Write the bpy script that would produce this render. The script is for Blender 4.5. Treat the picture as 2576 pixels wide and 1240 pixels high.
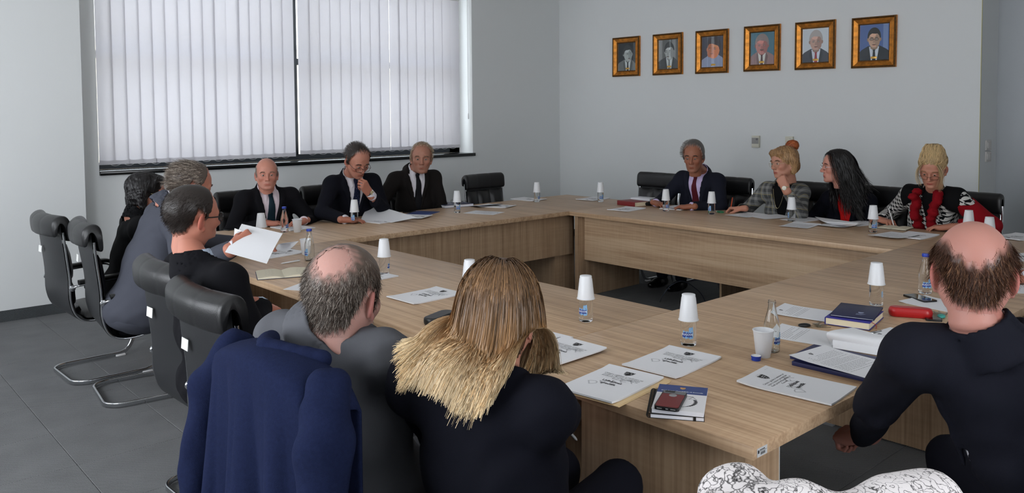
import bpy, bmesh, math, random
import numpy as np
from mathutils import Vector, Matrix
random.seed(7); RNG=np.random.default_rng(11)
S=bpy.context.scene; COL=S.collection
R=math.radians
for o in list(bpy.data.objects): bpy.data.objects.remove(o)

# ------------------------------------------------------------------ camera
W_,H_=2576.,1240.
FPX=2040.27; PPX,PPY=1288.,381.5            # focal length and optical centre (the photo is cropped at the top)
CAM=np.array([-1.82,-1.11,1.6125])
_y,_p,_r=R(48.085),R(-2.7476),R(-.4486)
FW=np.array([math.cos(_p)*math.cos(_y),math.cos(_p)*math.sin(_y),math.sin(_p)])
_rt=np.cross(FW,[0,0,1]);_rt/=np.linalg.norm(_rt);_up=np.cross(_rt,FW)
RT=math.cos(_r)*_rt+math.sin(_r)*_up; UP=-math.sin(_r)*_rt+math.cos(_r)*_up
cd=bpy.data.cameras.new('camera'); co=bpy.data.objects.new('camera',cd); COL.objects.link(co)
cd.sensor_width=36; cd.lens=FPX/W_*36; cd.shift_y=-(H_/2-PPY)/W_; cd.clip_start=.05; cd.clip_end=200
M=Matrix(((RT[0],UP[0],-FW[0],CAM[0]),(RT[1],UP[1],-FW[1],CAM[1]),(RT[2],UP[2],-FW[2],CAM[2]),(0,0,0,1)))
co.matrix_world=M; S.camera=co
def ray(x,y): return FW+RT*(x-PPX)/FPX-UP*(y-PPY)/FPX
def onz(x,y,z=.75):
    d=ray(x,y); return CAM+d*(z-CAM[2])/d[2]
def onx(x,y,X):
    d=ray(x,y); return CAM+d*(X-CAM[0])/d[0]
def ony(x,y,Y):
    d=ray(x,y); return CAM+d*(Y-CAM[1])/d[1]
def at(x,y,dep): return CAM+ray(x,y)*dep

# ------------------------------------------------------------------ world, light, exposure
S.view_settings.view_transform='Standard'; S.view_settings.look='None'
S.view_settings.gamma=1; S.view_settings.use_curve_mapping=False
S.view_settings.exposure=-1.0
w=bpy.data.worlds.new('world'); S.world=w; w.use_nodes=True
bg=w.node_tree.nodes['Background']; bg.inputs[0].default_value=(.9,.94,1,1); bg.inputs[1].default_value=10.5
def area(name,loc,rot,sx,sy,power,col):
    l=bpy.data.lights.new(name,'AREA'); l.shape='RECTANGLE'; l.size=sx; l.size_y=sy; l.energy=power; l.color=col
    o=bpy.data.objects.new(name,l); COL.objects.link(o); o.location=loc; o.rotation_euler=rot; return o
# daylight entering through the tall windows of the side walls (out of frame)
XL,YN=-3.4,-3.2                              # side wall with windows (left), wall behind the camera
CEIL=3.35
for yc,pw in ((1.3,96),(4.2,28)):
    area('window_daylight',(XL+.02,yc,1.75),(0,R(-90),0),1.9,2.2,pw,(.92,.96,1))
for i,xc in enumerate((-.6,)):
    area('window_daylight',(xc,YN+.02,1.75),(R(90),0,0),2.2,1.9,60,(.95,.97,1))

# ------------------------------------------------------------------ helpers
def tag(o,label=None,cat=None,group=None,kind=None):
    if label: o['label']=label
    if cat: o['category']=cat
    if group: o['group']=group
    if kind: o['kind']=kind
    return o
def empty(name,loc=(0,0,0),rz=0,label=None,cat=None,group=None):
    o=bpy.data.objects.new(name,None); COL.objects.link(o); o.location=tuple(loc); o.rotation_euler=(0,0,rz)
    o.empty_display_size=.1
    return tag(o,label,cat,group)
class MB:
    def __init__(s): s.v=[];s.f=[];s.m=[];s.n=0
    def add(s,v,f,T=None,mat=0):
        v=np.asarray(v,float).reshape(-1,3)
        if T is not None:
            T=np.array(T); v=v@T[:3,:3].T+T[:3,3]
        s.v.append(v); s.f+= [tuple(i+s.n for i in q) for q in f]; s.m+=[mat]*len(f); s.n+=len(v); return s
    def box(s,lo,hi,r=0,T=None,mat=0,seg=2):
        lo=np.array(lo,float);hi=np.array(hi,float)
        v,f=rbox(*(hi-lo),r,seg); return s.add(v+(lo+hi)/2,f,T,mat)
    def mesh(s,name):
        me=bpy.data.meshes.new(name)
        V=np.concatenate(s.v) if s.v else np.zeros((0,3))
        me.from_pydata(V.tolist(),[],s.f); me.polygons.foreach_set('material_index',s.m); return me
def mk(name,mb,mats,parent=None,smooth=40,label=None,loc=None,rot=None):
    me=mb.mesh(name) if isinstance(mb,MB) else mb
    if not isinstance(mats,(list,tuple)): mats=[mats]
    if isinstance(mb,MB):
        for m in mats: me.materials.append(m)
        if smooth:
            me.polygons.foreach_set('use_smooth',[True]*len(me.polygons)); 
            if smooth<179: me.set_sharp_from_angle(angle=R(smooth))
        me.update()
    o=bpy.data.objects.new(name,me); COL.objects.link(o)
    if parent: o.parent=parent
    if loc is not None: o.location=tuple(loc)
    if rot is not None: o.rotation_euler=rot
    if label: o['label']=label
    return o
def copy_tree(o,parent=None):
    c=o.copy(); COL.objects.link(c); c.parent=parent
    for ch in [x for x in CH.get(o.name,[])] or o.children: copy_tree(ch,c)
    return c
CH={}
_rb={}
def rbox(sx,sy,sz,r=0,seg=2):
    k=(round(sx,5),round(sy,5),round(sz,5),r,seg)
    if k in _rb: return _rb[k]
    bm=bmesh.new(); bmesh.ops.create_cube(bm,size=1); bmesh.ops.scale(bm,vec=(sx,sy,sz),verts=bm.verts)
    if r>0: bmesh.ops.bevel(bm,geom=list(bm.edges),offset=min(r,.49*min(sx,sy,sz)),segments=seg,profile=.5,affect='EDGES')
    bm.verts.index_update()
    v=np.array([q.co[:] for q in bm.verts]); f=[tuple(x.index for x in q.verts) for q in bm.faces]; bm.free()
    _rb[k]=(v,f); return v,f
def lathe(prof,n=24,closed=False):
    prof=np.array(prof,float); a=np.arange(n)*2*np.pi/n
    v=np.stack([np.outer(prof[:,0],np.cos(a)),np.outer(prof[:,0],np.sin(a)),np.repeat(prof[:,1:2],n,1)],-1).reshape(-1,3)
    f=[]; m=len(prof)
    for i in range(m if closed else m-1):
        i2=(i+1)%m
        for j in range(n): f.append((i*n+j,i*n+(j+1)%n,i2*n+(j+1)%n,i2*n+j))
    return v,f
def frames(P,closed=False,up=None):
    P=np.asarray(P,float); n=len(P)
    if closed: T=np.roll(P,-1,0)-np.roll(P,1,0)
    else:
        T=np.empty_like(P); T[1:-1]=P[2:]-P[:-2]; T[0]=P[1]-P[0]; T[-1]=P[-1]-P[-2]
    T/=np.linalg.norm(T,axis=1)[:,None]+1e-12
    if up is not None:
        u=np.array(up,float); A=np.cross(T,u); A/=np.linalg.norm(A,axis=1)[:,None]+1e-9; B=np.cross(A,T); return A,B
    a=np.array([0,0,1.]) if abs(T[0][2])<.9 else np.array([1.,0,0]); a=np.cross(T[0],a); a/=np.linalg.norm(a)
    A=[a]
    for i in range(1,n):
        a=A[-1]-T[i]*(A[-1]@T[i]); a/=np.linalg.norm(a)+1e-12; A.append(a)
    A=np.array(A); return A,np.cross(T,A)
def sweep(P,sec,closed=False,up=None,scale=None,cap=True):
    """sweep a closed 2D section (k,2) along P; section x goes along A (side), y along B (up)"""
    P=np.asarray(P,float); sec=np.asarray(sec,float); A,B=frames(P,closed,up); n=len(P);k=len(sec)
    sc=np.ones(n) if scale is None else np.asarray(scale,float)
    v=P[:,None]+sc[:,None,None]*(A[:,None]*sec[None,:,0:1]+B[:,None]*sec[None,:,1:2]); f=[]
    for i in range(n if closed else n-1):
        i2=(i+1)%n
        for j in range(k): f.append((i*k+j,i*k+(j+1)%k,i2*k+(j+1)%k,i2*k+j))
    if cap and not closed: f.append(tuple(range(k))[::-1]); f.append(tuple(range((n-1)*k,n*k)))
    return v.reshape(-1,3),f
def circ(r,n=8,ry=None):
    a=np.arange(n)*2*np.pi/n; return np.stack([r*np.cos(a),(ry or r)*np.sin(a)],1)
def tube(P,r,n=8,closed=False,scale=None): return sweep(P,circ(r,n),closed,None,scale)
def rrect(w,h,r,n=3):
    p=[]
    for cx,cy,a0 in ((w/2-r,h/2-r,0),(-w/2+r,h/2-r,90),(-w/2+r,-h/2+r,180),(w/2-r,-h/2+r,270)):
        for i in range(n+1):
            a=R(a0+90*i/n); p.append((cx+r*math.cos(a),cy+r*math.sin(a)))
    return np.array(p)
def prism(poly,z0,z1):
    n=len(poly); poly=np.asarray(poly,float)
    v=np.concatenate([np.c_[poly,np.full(n,z0)],np.c_[poly,np.full(n,z1)]])
    return v,[tuple(range(n))[::-1],tuple(range(n,2*n))]+[(i,(i+1)%n,n+(i+1)%n,n+i) for i in range(n)]
def spline(P,n=8,closed=False):
    """Catmull-Rom through P"""
    P=np.asarray(P,float); out=[]; m=len(P)
    for i in range(m if closed else m-1):
        p0=P[(i-1)%m] if (closed or i>0) else 2*P[0]-P[1]; p1=P[i];p2=P[(i+1)%m]
        p3=P[(i+2)%m] if (closed or i<m-2) else 2*P[-1]-P[-2]
        for t in np.arange(n)/n: out.append(.5*((2*p1)+(-p0+p2)*t+(2*p0-5*p1+4*p2-p3)*t*t+(-p0+3*p1-3*p2+p3)*t**3))
    if not closed: out.append(P[-1])
    return np.array(out)
def fillet(P,r,n=5):
    """polyline with rounded corners"""
    P=[np.array(p,float) for p in P]; out=[P[0]]
    for a,b,c in zip(P[:-2],P[1:-1],P[2:]):
        u=a-b;v=c-b; lu,lv=np.linalg.norm(u),np.linalg.norm(v); d=min(r,lu*.49,lv*.49); u/=lu;v/=lv
        for t in np.linspace(0,1,n+1): out.append((1-t)**2*(b+u*d)+2*t*(1-t)*b+t*t*(b+v*d))
    out.append(P[-1]); return np.array(out)
def Tm(loc=(0,0,0),rot=(0,0,0),sc=(1,1,1)):
    from mathutils import Euler
    return np.array(Matrix.LocRotScale(Vector(loc),Euler(rot),Vector(sc)))

# ------------------------------------------------------------------ materials
MATS={}
def srgb(r,g,b):
    f=lambda c:(c/255/12.92 if c/255<=.04045 else ((c/255+.055)/1.055)**2.4)
    return (f(r),f(g),f(b),1)
def mat(name,col,rough=.5,metal=0,bump=0,bscale=80,spec=.5,var=0,vscale=6,trans=0,sss=0,coat=0,sheen=0,attr=None,ior=None):
    if name in MATS: return MATS[name]
    m=bpy.data.materials.new(name); m.use_nodes=True; nt=m.node_tree; b=nt.nodes['Principled BSDF']; L=nt.links.new
    b.inputs['Base Color'].default_value=col; b.inputs['Roughness'].default_value=rough; b.inputs['Metallic'].default_value=metal
    b.inputs['Specular IOR Level'].default_value=spec
    if ior: b.inputs['IOR'].default_value=ior
    if trans: b.inputs['Transmission Weight'].default_value=trans
    if coat: b.inputs['Coat Weight'].default_value=coat
    if sheen: b.inputs['Sheen Weight'].default_value=sheen; b.inputs['Sheen Roughness'].default_value=.5
    if sss:
        b.inputs['Subsurface Weight'].default_value=sss; b.inputs['Subsurface Radius'].default_value=(.9,.35,.2); b.inputs['Subsurface Scale'].default_value=.006
    tc=nt.nodes.new('ShaderNodeTexCoord')
    src=None
    if attr:
        a=nt.nodes.new('ShaderNodeAttribute'); a.attribute_name=attr; src=a.outputs['Color']
    if var:
        n=nt.nodes.new('ShaderNodeTexNoise'); n.inputs['Scale'].default_value=vscale; n.inputs['Detail'].default_value=4
        L(tc.outputs['Object'],n.inputs['Vector'])
        mx=nt.nodes.new('ShaderNodeMix'); mx.data_type='RGBA'; mx.blend_type='MULTIPLY'; mx.inputs[0].default_value=1
        rp=nt.nodes.new('ShaderNodeMapRange'); rp.inputs['From Min'].default_value=.3; rp.inputs['From Max'].default_value=.7
        rp.inputs['To Min'].default_value=1-var; rp.inputs['To Max'].default_value=1+var
        L(n.outputs['Fac'],rp.inputs['Value']); L(rp.outputs[0],mx.inputs[7])
        if src: L(src,mx.inputs[6])
        else: mx.inputs[6].default_value=col
        src=mx.outputs[2]
    if src: L(src,b.inputs['Base Color'])
    if bump:
        n=nt.nodes.new('ShaderNodeTexNoise'); n.inputs['Scale'].default_value=bscale; n.inputs['Detail'].default_value=3
        L(tc.outputs['Object'],n.inputs['Vector'])
        bp=nt.nodes.new('ShaderNodeBump'); bp.inputs['Strength'].default_value=bump; bp.inputs['Distance'].default_value=.004
        L(n.outputs['Fac'],bp.inputs['Height']); L(bp.outputs[0],b.inputs['Normal'])
    MATS[name]=m; return m
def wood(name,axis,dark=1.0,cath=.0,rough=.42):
    """sonoma-oak laminate, grain running along the given world axis (object coords are world-aligned)"""
    if name in MATS: return MATS[name]
    m=bpy.data.materials.new(name); m.use_nodes=True; nt=m.node_tree; b=nt.nodes['Principled BSDF']; L=nt.links.new; N=nt.nodes.new
    tc=N('ShaderNodeTexCoord'); mp=N('ShaderNodeMapping'); L(tc.outputs['Object'],mp.inputs['Vector'])
    sc=[7,7,7]; sc[axis]=.55; mp.inputs['Scale'].default_value=sc
    n0=N('ShaderNodeTexNoise'); n0.inputs['Scale'].default_value=.8; n0.inputs['Detail'].default_value=2; L(mp.outputs[0],n0.inputs['Vector'])
    wv=N('ShaderNodeTexWave'); wv.wave_type='RINGS' if cath else 'BANDS'
    wv.bands_direction=('Y','X','X')[axis] if not cath else 'X'
    if cath: wv.rings_direction=('X','Y','Z')[axis]
    wv.inputs['Scale'].default_value=.55 if not cath else .8; wv.inputs['Distortion'].default_value=9; wv.inputs['Detail'].default_value=3; wv.inputs['Detail Scale'].default_value=.7
    L(mp.outputs[0],wv.inputs['Vector'])
    mp2=N('ShaderNodeMapping'); L(tc.outputs['Object'],mp2.inputs['Vector']); s2=[90,90,90]; s2[axis]=2.2; mp2.inputs['Scale'].default_value=s2
    n1=N('ShaderNodeTexNoise'); n1.inputs['Scale'].default_value=1; n1.inputs['Detail'].default_value=4; L(mp2.outputs[0],n1.inputs['Vector'])
    s3=[26,26,26]; s3[axis]=1.1; mp3=N('ShaderNodeMapping'); L(tc.outputs['Object'],mp3.inputs['Vector']); mp3.inputs['Scale'].default_value=s3
    n2=N('ShaderNodeTexNoise'); n2.inputs['Scale'].default_value=1; n2.inputs['Detail'].default_value=5; L(mp3.outputs[0],n2.inputs['Vector'])
    # cross grain saw marks
    s4=[5,5,5]; s4[axis]=60; mp4=N('ShaderNodeMapping'); L(tc.outputs['Object'],mp4.inputs['Vector']); mp4.inputs['Scale'].default_value=s4
    n3=N('ShaderNodeTexNoise'); n3.inputs['Scale'].default_value=1; n3.inputs['Detail'].default_value=2; L(mp4.outputs[0],n3.inputs['Vector'])
    def math_(op,a,bv):
        q=N('ShaderNodeMath'); q.operation=op
        for i,z in enumerate((a,bv)):
            if isinstance(z,(int,float)): q.inputs[i].default_value=z
            else: L(z,q.inputs[i])
        return q.outputs[0]
    t=math_('ADD',math_('MULTIPLY',n2.outputs['Fac'],.2),math_('MULTIPLY',n1.outputs['Fac'],.46))
    t=math_('ADD',t,math_('MULTIPLY',wv.outputs['Fac'],.14 if cath else .05)); t=math_('ADD',t,math_('MULTIPLY',n3.outputs['Fac'],.10)); t=math_('ADD',t,math_('MULTIPLY',n0.outputs['Fac'],.2))
    cr=N('ShaderNodeValToRGB'); e=cr.color_ramp.elements
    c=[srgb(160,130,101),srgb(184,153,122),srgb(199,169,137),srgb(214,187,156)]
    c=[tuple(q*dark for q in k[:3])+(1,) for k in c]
    e[0].position=.36; e[0].color=c[0]; e[1].position=.74; e[1].color=c[3]
    x=e.new(.48); x.color=c[1]; x=e.new(.58); x.color=c[2]
    L(t,cr.inputs['Fac']); L(cr.outputs['Color'],b.inputs['Base Color'])
    b.inputs['Roughness'].default_value=rough; b.inputs['Specular IOR Level'].default_value=.45
    bp=N('ShaderNodeBump'); bp.inputs['Strength'].default_value=.12; bp.inputs['Distance'].default_value=.002; L(n1.outputs['Fac'],bp.inputs['Height']); L(bp.outputs[0],b.inputs['Normal'])
    MATS[name]=m; return m
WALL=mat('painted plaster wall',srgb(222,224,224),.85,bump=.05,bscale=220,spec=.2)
CEILM=mat('white ceiling paint',srgb(235,235,232),.9,spec=.2)
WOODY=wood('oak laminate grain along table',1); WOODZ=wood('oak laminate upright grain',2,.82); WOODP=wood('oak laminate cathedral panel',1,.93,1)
WOODX=wood('oak laminate edge',0,.95)
LEATHER=mat('black leather',srgb(17,17,19),.36,bump=.12,bscale=260,spec=.5)
LEATHERB=mat('black leatherette back',srgb(26,27,30),.46,bump=.1,bscale=300,spec=.5)
CHROME=mat('chrome',(.62,.63,.65,1),.13,1)
BLKPL=mat('black plastic',srgb(18,18,19),.4)
WHTPL=mat('white plastic',srgb(232,232,232),.4)
BLKST=mat('black polished granite',srgb(16,18,20),.18)
ANTH=mat('anthracite window frame',srgb(30,36,42),.4)
PAPER=mat('white paper',srgb(226,226,229),.8,spec=.2)
INK=mat('black ink',srgb(22,22,24),.7)
INKG=mat('grey ink',srgb(120,120,124),.7)
# ------------------------------------------------------------------ room shell
YW,YP,XP=6.45,6.27,5.82                     # window wall, pillar face, portrait wall
OX0,OX1,OZ0,OZ1=.19,4.335,1.135,3.1         # window opening
def struct(name,mb,m,smooth=40,parent=None):
    o=mk(name,mb,m,parent,smooth); 
    if not parent: o['kind']='structure'
    return o
def carpet(name,c):
    m=mat(name,c,.95,spec=.1); nt=m.node_tree; b=nt.nodes['Principled BSDF']; L=nt.links.new; N=nt.nodes.new
    tc=N('ShaderNodeTexCoord'); n=N('ShaderNodeTexNoise'); n.inputs['Scale'].default_value=380; n.inputs['Detail'].default_value=3
    g=N('ShaderNodeNewGeometry'); L(g.outputs['Position'],n.inputs['Vector'])
    wv=N('ShaderNodeTexWave'); wv.bands_direction='DIAGONAL'; wv.inputs['Scale'].default_value=60; wv.inputs['Distortion'].default_value=3; wv.inputs['Detail'].default_value=2; L(g.outputs['Position'],wv.inputs['Vector'])
    n2=N('ShaderNodeTexNoise'); n2.inputs['Scale'].default_value=5; n2.inputs['Detail'].default_value=4; L(g.outputs['Position'],n2.inputs['Vector'])
    a=N('ShaderNodeMath'); a.operation='MULTIPLY_ADD'; a.inputs[1].default_value=.35; L(wv.outputs['Fac'],a.inputs[0]); L(n.outputs['Fac'],a.inputs[2])
    a2=N('ShaderNodeMath'); a2.operation='MULTIPLY_ADD'; a2.inputs[1].default_value=.25; L(n2.outputs['Fac'],a2.inputs[0]); L(a.outputs[0],a2.inputs[2])
    cr=N('ShaderNodeValToRGB'); e=cr.color_ramp.elements; e[0].position=.45; e[0].color=tuple(x*.52 for x in c[:3])+(1,); e[1].position=1.05; e[1].color=tuple(x*1.5 for x in c[:3])+(1,)
    L(a2.outputs[0],cr.inputs['Fac']); L(cr.outputs['Color'],b.inputs['Base Color'])
    bp=N('ShaderNodeBump'); bp.inputs['Strength'].default_value=.5; bp.inputs['Distance'].default_value=.003; L(a.outputs[0],bp.inputs['Height']); L(bp.outputs[0],b.inputs['Normal'])
    return m
CARPET=carpet('grey carpet tile',srgb(104,105,106)); CARPD=carpet('dark grey carpet skirting',srgb(70,73,75))
mb=MB().box((XL-.2,YN-.2,-.12),(8.2,YW+.4,-.006)); floor=struct('floor',mb,CARPET)
tmb=MB().box((-.2492,-.2492,-.006),(.2492,.2492,0),.0022,seg=1); tile=None
for i in range(17):
    for j in range(17):
        x=-2.615+.5*i; y=-1.77+.5*j
        if x>XP-.1 or y>YW-.05: continue
        if tile is None:
            tile=mk('carpet_tile',tmb,CARPET,floor,20,loc=(x,y,0))
        else:
            o=bpy.data.objects.new('carpet_tile',tile.data); COL.objects.link(o); o.parent=floor; o.location=(x,y,0)
struct('ceiling',MB().box((XL-.2,YN-.2,CEIL),(8.2,YW+.4,CEIL+.1)),CEILM)
# wall with the big window
mb=MB()
mb.box((XL,YW,0),(OX0,YW+.4,CEIL)).box((OX1,YW,0),(XP+.3,YW+.4,CEIL)).box((OX0,YW,0),(OX1,YW+.4,OZ0-.035)).box((OX0,YW,OZ1),(OX1,YW+.4,CEIL))
struct('wall_far',mb,WALL)
struct('wall_pillar',MB().box((XL,YP,0),(.03,YW+.02,CEIL)),WALL)
# portrait wall ends in a free corner; a recess opens to its right
YE=1.388
struct('wall_right',MB().box((XP,YE,0),(XP+.42,YW+.4,CEIL)),WALL)
struct('wall_recess',MB().box((XP+.415,YN,0),(XP+.6,YE+.1,CEIL)),mat('wall paint with recess shade',srgb(190,194,198),.85,spec=.2))  # greyer than the other walls: the recess's shade is put into its colour
struct('wall_shade_block',MB().box((5.2,YN,0),(XP+.42,.55,CEIL)),WALL)  # added unseen block that keeps window light off the recess
struct('trim_corner_bead',MB().box((XP-.002,YE-.003,0),(XP+.006,YE+.001,CEIL)),mat('yellowed corner bead',srgb(186,178,128),.6))
def holed(name,axis,c,t,lo,hi,holes,z0,z1):
    mb=MB(); 
    def B(a0,a1,za,zb):
        if axis=='x': mb.box((c-t,a0,za),(c,a1,zb))
        else: mb.box((a0,c-t,za),(a1,c,zb))
    p=lo
    for h0,h1 in holes: B(p,h0,0,CEIL); B(h0,h1,0,z0); B(h0,h1,z1,CEIL); p=h1
    B(p,hi,0,CEIL); return struct(name,mb,WALL)
holed('wall_left','x',XL,.25,YN,YW+.4,[(.2,2.4),(3.1,5.3)],.8,2.7)
holed('wall_near','y',YN,.25,XL,8.2,[(-1.7,.5)],.8,2.7)
mb=MB().box((XL,YP-.014,0),(.03,YP+.002,.088)); struct('baseboard_pillar',mb,CARPD)
struct('baseboard_far',MB().box((.03,YW-.014,0),(XP,YW+.002,.088)),CARPD)
struct('baseboard_right',MB().box((XP-.014,YE,0),(XP+.002,YW-.014,.088)),CARPD)
# window: sill, frame, mullion, rails, panes
win=empty('window_1',((OX0+OX1)/2,YW,OZ0)); win['kind']='structure'
wl=tuple(-x for x in ((OX0+OX1)/2,YW,OZ0))
YG=6.74; XM=2.163
GLASS=bpy.data.materials.new('window glass'); GLASS.use_nodes=True; nt=GLASS.node_tree; nt.nodes.clear()
t=nt.nodes.new('ShaderNodeBsdfTransparent'); g=nt.nodes.new('ShaderNodeBsdfGlossy'); g.inputs['Roughness'].default_value=.02; mx=nt.nodes.new('ShaderNodeMixShader'); mx.inputs[0].default_value=.06
t.inputs[0].default_value=(.95,.97,.97,1)
out=nt.nodes.new('ShaderNodeOutputMaterial'); nt.links.new(t.outputs[0],mx.inputs[1]); nt.links.new(g.outputs[0],mx.inputs[2]); nt.links.new(mx.outputs[0],out.inputs[0])
mk('window_sill',MB().box((OX0-.0,YW-.03,OZ0-.036),(OX1+.02,YG-.03,OZ0),.003),BLKST,win,loc=wl)
fr=MB().box((OX0,YG-.03,OZ0),(OX0+.06,YG+.05,OZ1)).box((OX1-.15,YG-.03,OZ0),(OX1,YG+.05,OZ1)).box((OX0,YG-.03,OZ0),(OX1,YG+.05,OZ0+.06)).box((OX0,YG-.03,OZ1-.06),(OX1,YG+.05,OZ1))  # right jamb made extra wide to keep direct sky light off the reveal
mk('window_frame',fr,ANTH,win,loc=wl)
mk('mullion',MB().box((XM-.026,YG-.04,OZ0+.05),(XM+.026,YG+.05,OZ1-.05),.003),ANTH,win,loc=wl)
for x0,x1 in ((OX0+.06,XM-.026),(XM+.026,OX1-.15)):
    mk('transom_rail',MB().box((x0,YG-.03,2.13),(x1,YG+.05,2.195),.003),ANTH,win,loc=wl)
    for z0,z1 in ((OZ0+.06,2.13),(2.195,OZ1-.06)): mk('window_pane',MB().box((x0,YG,z0),(x1,YG+.008,z1)),GLASS,win,loc=wl)
# what stands outside: pale facade across the yard
fac=empty('neighbouring_building',(4.5,15,0),0,'pale cream facade seen through the gap between the blinds','building')
mk('facade',MB().box((-8,0,-6),(10,.4,2.99)),mat('cream render',srgb(226,214,190),.9,bump=.1,bscale=8),fac)
mk('parapet',MB().box((-8.05,-.08,2.99),(10.05,.5,3.1)),mat('white coping',srgb(235,235,235),.8),fac)
# ------------------------------------------------------------------ vertical blinds
SLAT=bpy.data.materials.new('blind fabric'); SLAT.use_nodes=True; nt=SLAT.node_tree; nt.nodes.clear(); N=nt.nodes.new; L=nt.links.new
d=N('ShaderNodeBsdfDiffuse'); d.inputs[0].default_value=srgb(232,230,232); tr=N('ShaderNodeBsdfTranslucent'); tr.inputs[0].default_value=srgb(232,232,237)
mx=N('ShaderNodeMixShader'); mx.inputs[0].default_value=.42; out=N('ShaderNodeOutputMaterial'); L(d.outputs[0],mx.inputs[1]); L(tr.outputs[0],mx.inputs[2]); L(mx.outputs[0],out.inputs[0])
tc=N('ShaderNodeTexCoord'); wv=N('ShaderNodeTexNoise'); wv.inputs['Scale'].default_value=900; L(tc.outputs['Object'],wv.inputs['Vector']); bp=N('ShaderNodeBump'); bp.inputs['Strength'].default_value=.15; bp.inputs['Distance'].default_value=.001; L(wv.outputs['Fac'],bp.inputs['Height']); L(bp.outputs[0],d.inputs['Normal'])
def blind(x0,x1,n,ybl,z0,label,gaps):
    root=empty('vertical_blind',((x0+x1)/2,ybl,z0),0,label,'blind','vertical blinds at the window')
    pitch=(x1-x0)/n
    def slat(wd):
        mb=MB(); xs=np.linspace(-wd/2,wd/2,7); pts=[(x,.0018*(1-(2*x/wd)**2)) for x in xs]; poly=pts+[(x,y+.0009) for x,y in pts[::-1]]
        v,f=prism(poly,0,CEIL-.4-z0); mb.add(v,f); return mb.mesh('slat')
    sm=slat(.130); 
    pk=MB(); 
    a=np.linspace(0,np.pi,9); poly=[(-.065,0),(.065,0),(.065,.047)]+[( .065*math.cos(q),.047-.012*math.sin(q)) for q in a[1:-1]]+[(-.065,.047)]
    v,f=prism(poly,0,.0016); v=np.stack([v[:,0],v[:,2]-.0034+.0018*(1-(v[:,0]/.065)**2),v[:,1]],1); pk.add(v,f)
    pm=pk.mesh('weight_pocket')
    for me in (sm,pm):
        me.materials.append(SLAT); me.polygons.foreach_set('use_smooth',[True]*len(me.polygons)); me.set_sharp_from_angle(angle=R(30))
    for i in range(n):
        x=x0+pitch*(i+.5)-(x0+x1)/2
        if i in gaps: x+=gaps[i]
        o=bpy.data.objects.new('slat',sm); COL.objects.link(o); o.parent=root; o.location=(x,random.uniform(-.001,.001),0); o.rotation_euler=(0,0,R(-6+random.uniform(-2.5,2.5)))
        p=bpy.data.objects.new('weight_pocket',pm); COL.objects.link(p); p.parent=o; p.location=(0,-.0005,0)
    ch=MB()
    for i in range(n-1):
        xa=x0+pitch*(i+.5)-(x0+x1)/2; P=[(xa+pitch*t,-.03,.012-.022*math.sin(math.pi*t)) for t in np.linspace(0,1,9)]
        v,f=tube(P,.0013,5); ch.add(v,f)
    mk('bead_chain',ch,WHTPL,root)
    mk('head_rail',MB().box((x0-(x0+x1)/2,-.025,CEIL-.4-z0),((x1-x0)/2,.025,CEIL-.36-z0),.003),mat('white rail',srgb(225,225,225),.4),root)
    return root
blind(.235,2.083,16,6.58,1.182,'white vertical blind left of the dark window mullion',{9:-.006,10:.010})
blind(2.145,4.235,17,6.58,1.2,'white vertical blind right of the dark window mullion',{0:.004,8:-.008,9:.012})
cordh=empty('blind_cord',(4.31,6.5,1.9),0,'thin white control cord with a weight hanging at the right window reveal','blind cord')
mk('cord',MB().add(*tube([(0,0,1.2),(0,0,.0),(.004,0,-.3)],.003,6)),WHTPL,cordh); mk('cord_weight',MB().add(*lathe([(0,-.36),(.008,-.355),(.009,-.31),(.004,-.29),(0,-.29)],10)),WHTPL,cordh)

# ------------------------------------------------------------------ tables
TA,TB,TW=4.27,4.82,1.02; ZT=.75; ZU=.714
def tableobj(lo,hi,label):
    c=((lo[0]+hi[0])/2,(lo[1]+hi[1])/2,0); r=empty('conference_table',c,0,label,'table','oak conference tables set in a square'); r['o']=0
    del r['o']
    return r,tuple(-x for x in c)
g=.0008
tw,l=tableobj((0,3.8),(TA,TB),'oak conference table beneath the window with the suited men')
mk('table_top',MB().box((0,TB-TW+g,ZU),(TA,TB,ZT),.002),WOODY,tw,loc=l)
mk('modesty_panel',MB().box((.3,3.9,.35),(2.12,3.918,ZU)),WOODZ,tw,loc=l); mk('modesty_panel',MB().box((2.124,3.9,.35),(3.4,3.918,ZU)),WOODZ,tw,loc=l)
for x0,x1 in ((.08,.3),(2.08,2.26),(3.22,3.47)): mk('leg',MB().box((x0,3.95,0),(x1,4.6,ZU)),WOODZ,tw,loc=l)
tp,l=tableobj((3.25,1.02),(TA,3.8),'oak conference table below the gold framed portraits')
mk('table_top',MB().box((TA-TW,TW+g,ZU),(TA,TB-TW-g,ZT),.002),WOODY,tp,loc=l)
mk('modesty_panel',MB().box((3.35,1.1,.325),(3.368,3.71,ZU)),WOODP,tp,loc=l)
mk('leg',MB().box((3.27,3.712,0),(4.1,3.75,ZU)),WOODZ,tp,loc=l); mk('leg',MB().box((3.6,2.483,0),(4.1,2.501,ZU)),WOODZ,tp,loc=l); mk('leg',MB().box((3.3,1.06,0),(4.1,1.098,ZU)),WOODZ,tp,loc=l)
tn,l=tableobj((0,1.02),(1.02,3.8),'oak conference table in front of the balding man and the blonde woman')
mk('table_top',MB().box((0,TW+g,ZU),(TW,TB-TW-g,ZT),.002),WOODY,tn,loc=l)
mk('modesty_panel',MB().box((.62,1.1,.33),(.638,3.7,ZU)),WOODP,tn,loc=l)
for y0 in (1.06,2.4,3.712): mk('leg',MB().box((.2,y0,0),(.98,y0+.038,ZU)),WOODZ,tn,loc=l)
tr_,l=tableobj((0,0),(TA,TW),'oak conference table at the near corner with an inventory sticker on its edge')
mk('table_top',MB().box((0,0,ZU),(TA,TW-g,ZT),.002),WOODY,tr_,loc=l)
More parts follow.
